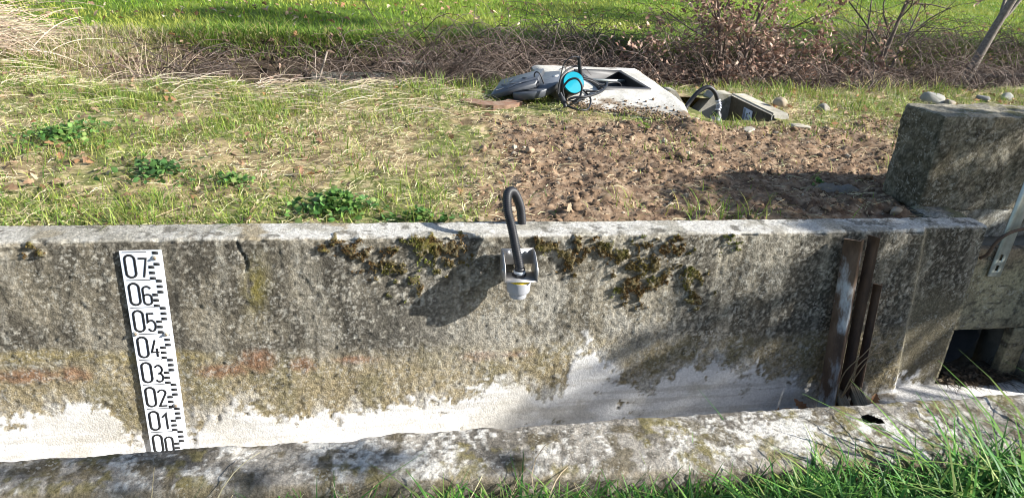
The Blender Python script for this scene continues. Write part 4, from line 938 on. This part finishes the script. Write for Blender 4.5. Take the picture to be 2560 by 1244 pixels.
# field grass
N = 105000; py = 4.0+14*rng.random(N)**1.7; px = -5+rng.random(N)*(10+py*1.45)
d0 = py-ditch_c(px)
k = (d0 > .78+.42*fbm(px*3, py*3, o=2, s=150)) & (px > -.62*py-2.2); px, py = px[k], py[k]; n = len(px)
tone = fbm(px*1.1, py*1.1, o=4, s=151, g=.6)
fcol = pick(n, [(.15, .26, .024), (.21, .31, .032), (.28, .36, .04), (.12, .22, .024)], .25); fcol = fcol*(1-ss(.45, .62, tone)[:, None]*.65)+np.array([.38, .37, .08])*(ss(.45, .62, tone)[:, None]*.65)
FG = blades(np.stack([px, py, gz(px, py, False)-.005], -1), rng.uniform(.025, .06, n)*(1+.5*tone), rng.uniform(.007, .013, n)*(py/6)**.5, rng.uniform(0, 6.28, n), rng.uniform(0, .7, n), rng.uniform(0, 1, n), fcol, 2)
N = 9000; px = rng.uniform(-1.6, 8, N); py = ditch_c(px)+.85+np.abs(rng.normal(0, .22, N)); n = N
FE = blades(np.stack([px, py, gz(px, py, False)-.005], -1), rng.uniform(.06, .17, n), rng.uniform(.005, .010, n), rng.uniform(0, 6.28, n), rng.uniform(.1, .9, n), rng.uniform(.2, 1.4, n), pick(n, [(.08, .16, .02), (.12, .21, .03), (.16, .25, .035), (.30, .27, .10)], .3), 3)
stuffobj('field_grass', [FG, FE], m_blade, 'bright green meadow grass beyond the ditch', 'grass')
# front grass
def front_blades(N, x0, x1, y0, y1, h0, h1, w0, w1):
    px = rng.uniform(x0, x1, N); py = rng.uniform(y0, y1, N); n = N
    hs = rng.uniform(h0, h1, n)
    return blades(np.stack([px, py, vz(px, py)-.005], -1), hs, rng.uniform(w0, w1, n), rng.uniform(0, 6.28, n), rng.uniform(.05, .6, n), rng.uniform(.1, 1.5, n), pick(n, [(.06, .19, .03), (.085, .23, .035), (.14, .29, .045), (.05, .15, .03), (.2, .28, .07)], .3), 5)
FB = [front_blades(2600, -1.6, .3, -1.3, -.84, .06, .16, .003, .007), front_blades(4200, .1, 1.3, -1.35, -.90, .07, .19, .005, .011), front_blades(3600, 1.0, 2.6, -1.35, -.95, .09, .22, .007, .014), front_blades(380, 1.45, 2.6, -1.2, -.95, .18, .32, .008, .015), front_blades(60, -1.2, 1.3, -1.0, -.86, .14, .26, .004, .007), front_blades(1800, -3.5, 4, -2.6, -1.3, .08, .2, .004, .008)]
N = 1300; px = rng.uniform(-1.4, 2.4, N); py = rng.uniform(-1.3, -.86, N)
FS = straws(np.stack([px, py, vz(px, py)+rng.uniform(.01, .08, N)], -1), rng.uniform(.05, .2, N), rng.uniform(.002, .004, N), rng.uniform(0, 6.28, N), rng.normal(.1, .3, N), rng.normal(0, .7, N), pick(N, STRAW, .3)*.6, 5)
stuffobj('verge_grass', FB+[FS], m_blade, 'lush dark green grass in front of the channel rim', 'grass')

# ------------------------------------------------------------------ leafy weeds
def leaf_shape(n=8, lob=0.):
    t = np.linspace(0, 1, n); w = np.sin(np.pi*np.clip(t*.97+.02, 0, 1)**.85)*.5*(1+lob*np.where(np.arange(n) % 2, .8, -1.)); return t, w
def leaf_cloud(P, size, col, seed, lob=0., aspect=.6, up=.6, curl=.3, n=5):
    g = np.random.default_rng(seed); m = len(P); t, w = leaf_shape(n, lob)
    d = g.normal(size=(m, 3)); d[:, 2] = d[:, 2]*(1-up)*.8+.1; d /= np.linalg.norm(d, axis=1)[:, None]
    nn = g.normal(size=(m, 3))*(1-up)+np.array([0, 0, up*1.6]); s = np.cross(nn, d); s /= np.linalg.norm(s, axis=1)[:, None]+1e-6; nr = np.cross(d, s)
    C = P[:, None]+size[:, None, None]*(d[:, None]*t[None, :, None]-nr[:, None]*(g.uniform(0, curl, m)[:, None]*t[None]**2)[..., None])
    W = size[:, None, None]*aspect*(s[:, None]*w[None, :, None])
    lift = size[:, None, None]*nr[:, None]*(g.uniform(-.1, curl*.8, m)[:, None]*w[None])[..., None]
    V = np.stack([C-W+lift, C, C+W+lift], 2).reshape(-1, 3)
    i = (np.arange(m)*n*3)[:, None]+(np.arange(n-1)*3)[None]
    F = np.concatenate([np.stack([i, i+1, i+4, i+3], -1).reshape(-1, 4), np.stack([i+1, i+2, i+5, i+4], -1).reshape(-1, 4)])
    return V, F, np.repeat(col, n*3, 0)
def clump(x, y, rx, ry, h, nl, size, label, cols, zf, seed):
    z0 = float(zf(np.array([x]), np.array([y]))[0]); o = thing('weed_clump', (x, y, z0), label, 'plant', 'green weed clumps')
    g0 = np.random.default_rng(seed); a = g0.uniform(0, 6.28, nl); r_ = np.abs(g0.normal(0, .62, nl)); lx, ly = np.cos(a)*r_*rx, np.sin(a)*r_*ry
    lz = h*np.exp(-r_**2*.8)*g0.uniform(.3, 1, nl); base = zf(x+lx, y+ly)-z0
    P = np.stack([lx, ly, base+lz], -1)
    cs = np.array(cols)[g0.integers(0, len(cols), nl)]*g0.uniform(.65, 1.3, nl)[:, None]
    V, F, C = leaf_cloud(P, g0.uniform(.6, 1.2, nl)*size, cs, seed, 0, .85, .55, .35)
    g = MB(); g.add(V, F, C); tag(g.build('leaves', m_blade, o, smooth=True), kind='stuff')
    g = MB()
    for k in range(min(nl, 70)): g.tube(np.array([[lx[k]*.8, ly[k]*.8, base[k]-.005], [lx[k]*.9, ly[k]*.9, base[k]+lz[k]*.5], [lx[k], ly[k], base[k]+lz[k]]]), .0012, 4, (.10, .16, .04), False)
    tag(g.build('stems', m_blade, o), kind='stuff')
CG = [(.08, .19, .045), (.11, .23, .05), (.15, .27, .06), (.06, .15, .035), (.2, .27, .08)]
clump(-.12, .30, .15, .11, .085, 420, .026, 'largest bright green leafy weed just behind the wall, left of the hose', CG, gz, 1)
clump(-1.33, 1.18, .20, .24, .05, 380, .026, 'green clover patch at the far left of the bank', CG, gz, 2)
clump(-.82, .72, .16, .13, .045, 240, .025, 'dark green clover patch in the grass above the staff gauge', [(.07, .16, .045), (.10, .20, .05), (.06, .13, .04)], gz, 3)
clump(.20, .185, .12, .04, .05, 120, .022, 'small leafy weed at the wall edge just left of the hose', CG, gz, 4)
clump(-.52, .62, .10, .09, .04, 110, .022, 'small clover patch between the dark clover and the large weed', CG, gz, 5)
clump(1.42, -.84, .13, .06, .10, 130, .024, 'purplish leafy weed growing at the hole in the rim', [(.07, .10, .035), (.12, .09, .07), (.08, .13, .04)], vz, 6)
for k, (wx, wy, rx, ry, hh, nl) in enumerate([(.75, -.95, .18, .10, .10, 170), (1.15, -1.0, .2, .1, .12, 200), (.35, -.92, .12, .06, .07, 90), (1.7, -1.02, .2, .1, .14, 200), (-.1, -.88, .1, .05, .05, 50)]):
    clump(wx, wy, rx, ry, hh, nl, .026, ['broad leaved weed in the grass below the middle of the rim', 'broad leaved weed in the grass left of the rim hole', 'low weed at the rim foot under the sensor', 'tall broad leaved weed in the lush grass at lower right', 'tiny weed at the rim foot left of centre'][k], [(.04, .12, .025), (.055, .15, .03), (.08, .18, .035)], vz, 20+k)
clump(2.06, .62, .05, .05, .03, 20, .02, 'tiny green seedling on the shaded dug soil', CG, gz, 40)
clump(1.50, 1.42, .035, .035, .035, 16, .024, 'pale green seedling on the sunlit soil below the slab', [(.2, .3, .05), (.25, .33, .07)], gz, 41)

# ------------------------------------------------------------------ dead leaves
def dead_leaves(N, x0, x1, y0, y1, size, zf, seed, cols, cond=None):
    g0 = np.random.default_rng(seed); px = g0.uniform(x0, x1, N); py = g0.uniform(y0, y1, N)
    if cond is not None: k = cond(px, py); px, py = px[k], py[k]
    n = len(px); cs = np.array(cols)[g0.integers(0, len(cols), n)]*g0.uniform(.6, 1.3, n)[:, None]
    return leaf_cloud(np.stack([px, py, zf(px, py)+g0.uniform(.004, .02, n)], -1), g0.uniform(.6, 1.3, n)*size, cs, seed, .3, .6, .6, .7, 7)
BROWN = [(.33, .21, .13), (.42, .29, .19), (.26, .15, .09), (.50, .39, .28), (.38, .20, .10)]
okb = lambda a, b: clear_ok(a, b) & (np.random.default_rng(3).random(len(a)) < .35+.65*ss(.45, .6, fbm(a*2, b*2, o=3, s=160)))
DL = [dead_leaves(1100, -2.6, .8, .16, 3.1, .037, gz, 61, [(.33, .21, .13), (.38, .27, .17), (.26, .15, .09), (.36, .20, .10), (.42, .33, .22)], okb), dead_leaves(200, .4, 2.3, .16, 1.6, .028, gz, 62, [(.36, .27, .18), (.28, .19, .12)], clear_ok), dead_leaves(500, 2.3, 5, 1.6, 3.2, .045, gz, 63, BROWN, clear_ok),
      dead_leaves(1000, -4, 10, 4.2, 10, .06, lambda a, b: gz(a, b, False)+.035, 64, BROWN+[(.55, .46, .34)], lambda a, b: (b-ditch_c(a) > .55)),
      dead_leaves(6500, -1.8, 7.5, 3.0, 6.4, .05, lambda a, b: gz(a, b)+.02+np.maximum(0, .72-gz(a, b, False))*np.random.default_rng(8).random(len(a))*.8, 65, [(.18, .12, .085), (.25, .17, .125), (.12, .078, .055), (.16, .11, .08)], lambda a, b: (b-ditch_c(a) > -.6) & (b-ditch_c(a) < 1.05)),  # ditch leaves coloured darker, standing in for shade under the canes
      dead_leaves(60, -1.2, 2.2, -1.2, -.88, .04, vz, 66, BROWN)]
stuffobj('dead_leaves', DL, m_leaf, 'brown fallen oak leaves scattered over bank, ditch and meadow', 'leaves')
for k, (lx, ly, lz, sz, lab) in enumerate([(1.60, -.10, .085, .075, 'brown dead leaf left of the heap by the rail foot'), (1.66, -.13, .10, .07, 'russet dead leaf on the heap behind the rim'), (1.75, -.10, .095, .06, 'grey brown dead leaf close to the rail foot'), (1.63, -.17, .09, .06, 'pale curled dead leaf nearest the rim'), (2.04, -.11, .105, .05, 'small russet leaf right of the grooved board'), (1.80, -.14, .10, .06, 'dark curled leaf between the boards and the rail')]):
    o = thing('dead_leaf', (lx, ly, lz), lab, 'leaf', 'leaves caught on the channel floor'); g0 = np.random.default_rng(70+k)
    V, F, C = leaf_cloud(g0.normal(size=(1, 3))*.0, np.full(1, sz), np.array([BROWN[k % 5]]), 70+k, .3, .65, .35, .9, 9)
    g = MB(); g.add(V, F, C); bl_ = g.build('leaf_blade', m_leaf, o, smooth=True)
    g = MB(); g.tube(np.array([[0, 0, 0], [-.01, .004, -.004], [-.022, .006, -.003]]), .0012, 5, (.2, .12, .07)); g.build('stalk', m_bark, o)
# heap that carries them: mud and rotten leaves on the floor
def heap(name, cx_, cy_, rx, ry, h, n, seed, label, cols, zf):
    g0 = np.random.default_rng(seed); a = g0.uniform(0, 6.28, n); r_ = np.sqrt(g0.random(n)); px, py = cx_+np.cos(a)*r_*rx, cy_+np.sin(a)*r_*ry
    zz = zf(px, py)+h*(1-r_**2)*g0.random(n)
    cs = np.array(cols)[g0.integers(0, len(cols), n)]*g0.uniform(.5, 1.2, n)[:, None]
    A = leaf_cloud(np.stack([px, py, zz], -1), g0.uniform(.012, .034, n), cs, seed, .3, .6, .5, .6, 5)
    m2 = n; B_ = straws(np.stack([px, py, zz], -1), g0.uniform(.03, .12, m2), g0.uniform(.002, .004, m2), g0.uniform(0, 6.28, m2), g0.normal(0, .25, m2), g0.normal(0, .6, m2), cs*.8, 4)
    lum = scatter_lumps(np.stack([px, py, zf(px, py)+h*.4*(1-r_**2)], -1), g0.uniform(.006, .018, n), 1, cs*.6, seed)
    g = MB(); [g.add(*q) for q in (A, B_, lum)]; tag(g.build(name, m_leaf, smooth=True), label, 'debris', kind='stuff')
heap('leaf_debris', 1.72, -.14, .20, .09, .07, 190, 81, 'rotting leaves heaped on the channel floor left of the rails', [(.20, .13, .09), (.28, .19, .13), (.14, .10, .07)], fz)
heap('twig_debris', 2.68, .065, .20, .045, .06, 420, 82, 'twigs and dirt in front of the dark sluice opening', [(.16, .12, .08), (.24, .19, .13), (.10, .08, .055)], fz)
# crumpled grey sheet in the soil by the block
cs_ = thing('crumpled_sheet', (2.12, .56, .84), 'crumpled grey plastic sheet half buried in soil by the block', 'plastic sheet')
U, W = np.meshgrid(np.linspace(-.18, .16, 50), np.linspace(-.07, .07, 26)); u, w_ = U.ravel(), W.ravel()
zz = gz(2.12+u, .56+w_)-.84+.012+.06*np.abs(fbm(u*16, w_*30, o=4, s=170)-.5)-.05*ss(.4, 1, np.sqrt((u/.18)**2+(w_/.07)**2))
g = MB(); g.add(np.c_[u+.01*(fbm(u*30, w_*30, o=2, s=171)-.5), w_, zz], grid_faces(26, 50), (.20, .18, .155)); g.build('sheet', m_straw, cs_, smooth=True)

# ------------------------------------------------------------------ ditch: headwall slab, brambles
dh = thing('ditch_headwall', (.5, 4.25, .4), 'grey concrete headwall slab half hidden by brambles in the ditch', 'wall')
b2 = rough_box((.30, 4.1, .3), (.66, 4.3, .70), .03, .012, 450, col_block); b2.V = [v-np.array([.5, 4.25, .4]) for v in b2.V]; b2.C = [q*.5 for q in b2.C]; b2.build('slab', m_wall, dh, smooth=True)
dh2 = thing('ditch_sill', (1.1, 3.6, .4), 'low mossy concrete sill crossing the ditch behind the manhole', 'wall')
b2 = rough_box((-.45, 4.0, .3), (.22, 4.2, .60), .025, .012, 451, col_block); b2.V = [v-np.array([1.1, 3.6, .4]) for v in b2.V]; b2.C = [q*.45 for q in b2.C]; b2.build('slab', m_wall, dh2, smooth=True)
def arcs(N, x0, x1, dmin, dmax, Lmin, Lmax, seed, cols, rmin=.002, rmax=.0045, rise=.3):
    g0 = np.random.default_rng(seed); g = MB()
    for k in range(N):
        bx = g0.uniform(x0, x1)
        if vn(np.array([bx*2.3]), np.array([3.3]), s=97)[0] < g0.uniform(.1, .62): continue
        by = float(ditch_c(np.array(bx)))+g0.uniform(dmin, dmax); L_ = g0.uniform(Lmin, Lmax); a = g0.uniform(0, 6.28); n = 8
        z0 = float(gz(np.array([bx]), np.array([by]), False)[0]); z0 += max(0., .80-z0)*g0.uniform(.1, .95); t = np.linspace(0, 1, n)
        up_ = g0.uniform(.1, 1)*rise; bend = g0.normal(0, .6)
        x_ = bx+L_*np.cumsum(np.cos(a+bend*t+g0.normal(0, .18, n)))/n; y_ = by+.7*L_*np.cumsum(np.sin(a+bend*t+g0.normal(0, .18, n)))/n
        z_ = z0+L_*(up_*4*t*(1-t*g0.uniform(.6, 1.05)))*.6+g0.normal(0, .012, n)*L_+.02
        c = np.array(cols[g0.integers(0, len(cols))])*g0.uniform(.7, 1.3); r0 = g0.uniform(rmin, rmax)
        g.tube(np.c_[x_, y_, z_], np.linspace(r0, r0*.5, n), 3, c, False)
    return g
TW = [(.13, .10, .08), (.19, .15, .125), (.085, .062, .05), (.15, .12, .105), (.10, .074, .058)]  # cane tones lowered to stand for shade inside the thicket
g = arcs(2300, -.3, 1.9, -.7, .75, .25, .8, 90, TW, rise=.62); g5 = arcs(900, -1.4, -.1, -.6, .6, .25, .7, 95, TW, rise=.4); g.V += g5.V; g.C += g5.C; g.F[4] += [f+g.n for f in g5.F[4]]; g.n += g5.n; g2 = arcs(4300, 1.8, 8.5, -.75, 1.3, .3, .9, 91, TW, rise=.65); g3 = arcs(700, -.1, 1.5, -.1, .75, .3, .8, 92, TW, rise=.95); g4 = arcs(350, 3.8, 7.5, -1.05, -.5, .2, .6, 93, TW+[(.36, .29, .22)], rise=.7)
for q_ in (g3,): g.V += q_.V; g.C += q_.C; g.F[4] += [f+g.n for f in q_.F[4]]; g.n += q_.n
for q_ in (g4,): g2.V += q_.V; g2.C += q_.C; g2.F[4] += [f+g2.n for f in q_.F[4]]; g2.n += q_.n
tag(g.build('bramble_thicket', m_bark, smooth=True), 'tangled dry bramble canes filling the ditch left of the manhole', 'brambles', kind='stuff')
tag(g2.build('bramble_thicket', m_bark, smooth=True), 'tangled dry twigs filling the ditch right of the manhole', 'brambles', kind='stuff')
# clump of pale upright dry stems at left, and reeds at right
def stem_clump(name, x, y, rx, ry, n, h0, h1, seed, cols, label, lean=.35, w=(.003, .006)):
    g0 = np.random.default_rng(seed); z0 = float(gz(np.array([x]), np.array([y]), False)[0]); o = thing(name, (x, y, z0), label, 'dry plant', 'dry stem clumps')
    g = MB()
    for k in range(n):
        px, py = g0.normal(0, rx), g0.normal(0, ry); h = g0.uniform(h0, h1); a = g0.uniform(0, 6.28); l = abs(g0.normal(0, lean)); t = np.linspace(0, 1, 7)
        P = np.c_[px+np.cos(a)*l*h*t**1.5+g0.normal(0, .008, 7)*h, py+np.sin(a)*l*h*t**1.5, h*t*(1-.25*l*t)-.01]
        g.tube(P, np.linspace(w[1], w[0], 7)*.5, 4, np.array(cols[g0.integers(0, len(cols))])*g0.uniform(.75, 1.2), False)
    tag(g.build('stems', m_straw, o, smooth=True), kind='stuff')
stem_clump('dry_stem_clump', -1.45, 2.95, .10, .06, 46, .2, .50, 101, [(.52, .43, .31), (.42, .33, .24)], 'pale upright dry stems right of the brush pile', .5)
stem_clump('dry_stem_clump', 5.25, 3.55, .16, .08, 90, .18, .42, 102, [(.45, .33, .16), (.52, .41, .22), (.36, .25, .13)], 'tan reed like stems beside the leaning trunk', .2)
stem_clump('dry_stem_clump', -2.35, 2.6, .14, .1, 30, .15, .45, 103, [(.5, .42, .3), (.35, .28, .2)], 'loose dry stems below the brush pile at the left edge', .8)
stem_clump('dry_stem_clump', 4.2, 3.05, .25, .1, 110, .08, .24, 104, [(.55, .45, .25), (.45, .42, .15)], 'straw coloured grass tuft behind the jagged stone', .6)

# ------------------------------------------------------------------ woody plants
def grow(g, P0, d0, L_, r0, depth, g0, c, tips, gnarl=.25, up=.15, split=(2, 4)):
    n = 6; d = np.array(d0, float); d /= np.linalg.norm(d); P = [np.array(P0, float)]
    for k in range(n):
        d = d+g0.normal(0, gnarl/math.sqrt(n), 3)+np.array([0, 0, up/n]); d /= np.linalg.norm(d); P.append(P[-1]+d*L_/n)
    P = np.array(P); r1 = r0*(.6 if depth > 0 else .35); rr = np.linspace(r0, r1, n+1)
    g.tube(P, rr, 6 if r0 > .008 else 4, c*g0.uniform(.8, 1.2), False)
    for q in P[2:]: tips.append((q, d.copy(), depth))
    if depth > 0:
        for k in range(g0.integers(*split)):
            i = g0.integers(2, n+1); dd_ = d+g0.normal(0, .65, 3); grow(g, P[i], dd_, L_*g0.uniform(.5, .8), rr[i]*.62, depth-1, g0, c, tips, gnarl, up, split)
def woody(name, base, trunks, depth, seed, barkc, label, leaves=None, gnarl=.3, up=.15, split=(2, 4), cat='tree', trunkname='trunk'):
    g0 = np.random.default_rng(seed); base = np.array(base, float); o = thing(name, base, label, cat); tips = []
    gt = MB(); gb = MB(); c = np.array(barkc)
    for (off, d, L_, r_) in trunks:
        n = 8; dv = np.array(d, float); dv /= np.linalg.norm(dv); P = [np.array(off, float)]
        for k in range(n): dv = dv+g0.normal(0, .05, 3); dv /= np.linalg.norm(dv); P.append(P[-1]+dv*L_/n)
        P = np.array(P); rr = np.linspace(r_, r_*.5, n+1); rr[0] *= 1.25; gt.tube(P, rr, 9, c, True)
        for k in range(2, n+1):
            for _ in range(g0.integers(*split)):
                dd_ = dv*.7+g0.normal(0, .7, 3); dd_[2] = abs(dd_[2])*.8; grow(gb, P[k], dd_, L_*g0.uniform(.3, .6), rr[k]*.5, depth, g0, c*.95, tips, gnarl, up, (1, 3))
    gt.build(trunkname, m_bark, o, smooth=True); gb.build('branches', m_bark, o, smooth=True)
    if leaves:
        nl, size, cols, spread = leaves; tp = np.array([t[0] for t in tips if t[2] <= 1]); ctr = tp[g0.integers(0, len(tp), max(12, nl//16))]; q = ctr[g0.integers(0, len(ctr), nl)]+g0.normal(0, spread, (nl, 3))
        cs = np.array(cols)[g0.integers(0, len(cols), nl)]*g0.uniform(.6, 1.35, nl)[:, None]
        V, F, C = leaf_cloud(q, g0.uniform(.55, 1.25, nl)*size, cs, seed, .28, .5, .15, .9, 8); gl_ = MB(); gl_.add(V, F, C); gl_.build('crown', m_leaf, o, smooth=True)
    return o
def gzz(x, y): return float(gz(np.array([x]), np.array([y]), False)[0])
RUS = [(.27, .17, .125), (.34, .235, .175), (.20, .12, .088), (.42, .31, .24), (.25, .15, .105)]
woody('oak_shrub', (3.12, 3.75, gzz(3.12, 3.75)), [((0, 0, 0), (-.2, .0, 1), 1.25, .024), ((.03, .02, 0), (.3, .1, 1), 1.2, .022), ((-.05, 0, 0), (-1, .1, .95), .65, .011), ((.02, 0, 0), (.8, -.1, .8), .75, .014)], 2, 201, (.15, .115, .095), 'young oak shrub with russet withered leaves behind the chamber', (4800, .046, RUS, .06), cat='shrub', trunkname='stems')
woody('leaning_tree', (5.95, 4.4, gzz(5.95, 4.4)-.05), [((0, 0, 0), (.16, .02, 1), 2.2, .055)], 1, 202, (.20, .175, .15), 'grey leaning tree trunk at the right edge beyond the ditch', None, split=(0, 2))
woody('bare_sapling', (5.12, 4.6, gzz(5.12, 4.6)), [((0, 0, 0), (.08, 0, 1), 1.3, .028), ((.10, .02, 0), (.22, .05, 1), 1.2, .014), ((-.12, -.05, 0), (-.05, 0, 1), 1.2, .012)], 1, 203, (.14, .115, .095), 'dark bare sapling with several thin stems left of the leaning tree', (160, .05, RUS, .05), split=(1, 3))
woody('bare_sapling', (-.47, 3.0, gzz(-.47, 3.0)), [((0, 0, 0), (.20, .0, 1), .75, .012)], 1, 204, (.25, .21, .17), 'thin curved grey sapling above the staff gauge by the ditch', None, split=(0, 2))
woody('bare_sapling', (-.15, 3.2, gzz(-.15, 3.2)), [((0, 0, 0), (-.25, .1, 1), .5, .007)], 1, 205, (.25, .20, .16), 'short twiggy sapling right of the thin curved one', None, split=(1, 3))
woody('bare_sapling', (-1.05, 3.1, gzz(-1.05, 3.1)), [((0, 0, 0), (.55, .1, .6), .6, .008)], 1, 206, (.30, .24, .19), 'low slanting twig sapling near the pale dry stems', None, split=(1, 3))
woody('bare_sapling', (4.3, 4.0, gzz(4.3, 4.0)), [((0, 0, 0), (.05, 0, 1), .6, .010), ((.08, 0, 0), (.4, 0, 1), .6, .008)], 2, 207, (.16, .13, .105), 'leafy low sapling between the oak shrub and the dark sapling', (420, .05, RUS, .05), split=(1, 3))
# shade trees to the right, out of the picture: the dappled shade of the photograph
EV = [(.03, .06, .02), (.045, .08, .025), (.06, .09, .03)]
def shade(name, base, h, r_, crown, nl, seed, label):
    o = thing(name, base, label, 'tree', 'trees beside the channel'); g0 = np.random.default_rng(seed); g = MB()
    g.tube(np.array([[0, 0, 0], [.03, .02, h*.5], [0, 0, h]]), [r_, r_*.8, r_*.4], 8, (.12, .09, .07)); 
    pts_ = []
    for (cx_, cy_, cz_, a, b, c_, w) in crown:
        n = int(nl*w); q = g0.normal(size=(n, 3)); q /= np.linalg.norm(q, axis=1)[:, None]; q *= (g0.random(n)**.45)[:, None]; q = q*np.array([a, b, c_])+np.array([cx_, cy_, cz_]); pts_.append(q)
        for k in range(7): e = q[k*3]; g.tube(np.array([[0, 0, h*.35], (np.array([0, 0, h*.6])+e)/2, e]), [.02, .014, .005], 5, (.12, .09, .07), False)
    g.build('trunk', m_bark, o, smooth=True); q = np.concatenate(pts_); n = len(q)
    V, F, C = leaf_cloud(q, g0.uniform(.06, .13, n), np.array(EV)[g0.integers(0, 3, n)], seed, 0, .7, .2, .4, 4); gl_ = MB(); gl_.add(V, F, C); gl_.build('crown', m_leaf, o, smooth=True)
shade('evergreen_tree', (6.3, -1.9, .4), 2.7, .05, [(0, .15, 2.68, .45, .36, .34, 1.0), (0, .5, 2.58, .45, .36, .34, .9), (0, .82, 2.55, .4, .32, .32, .5), (0, -.16, 2.82, .35, .2, .2, .3), (0, .52, 3.02, .4, .28, .25, .9)], 300, 301, 'small evergreen standing right of the gate outside the picture')
shade('evergreen_tree', (5.2, -3.9, .4), 3.8, .06, [(0, .68, 2.35, .6, .66, .55, 1.0), (0, .68, 3.05, .6, .66, .55, 1.0), (0, .62, 3.7, .6, .66, .5, 1.0), (0, -.3, 2.6, .7, .8, 1.0, .6)], 300, 302, 'evergreen bush behind the photographer on the right')
shade('evergreen_tree', (9.5, 2.0, .8), 5.8, .12, [(0, 0, 4.6, .9, .7, .5, 1.0), (-.6, 0, 5.7, 1.0, .7, .45, 1.0)], 900, 303, 'evergreen tree at the far right of the meadow')
shade('evergreen_tree', (15.0, 3.0, .8), 6.8, .15, [(0, 0, 5.0, 1.2, .9, .6, 1.0), (-.3, .2, 6.6, 1.4, 1.0, .7, 1.0)], 1000, 304, 'tall evergreen tree far right beyond the meadow')
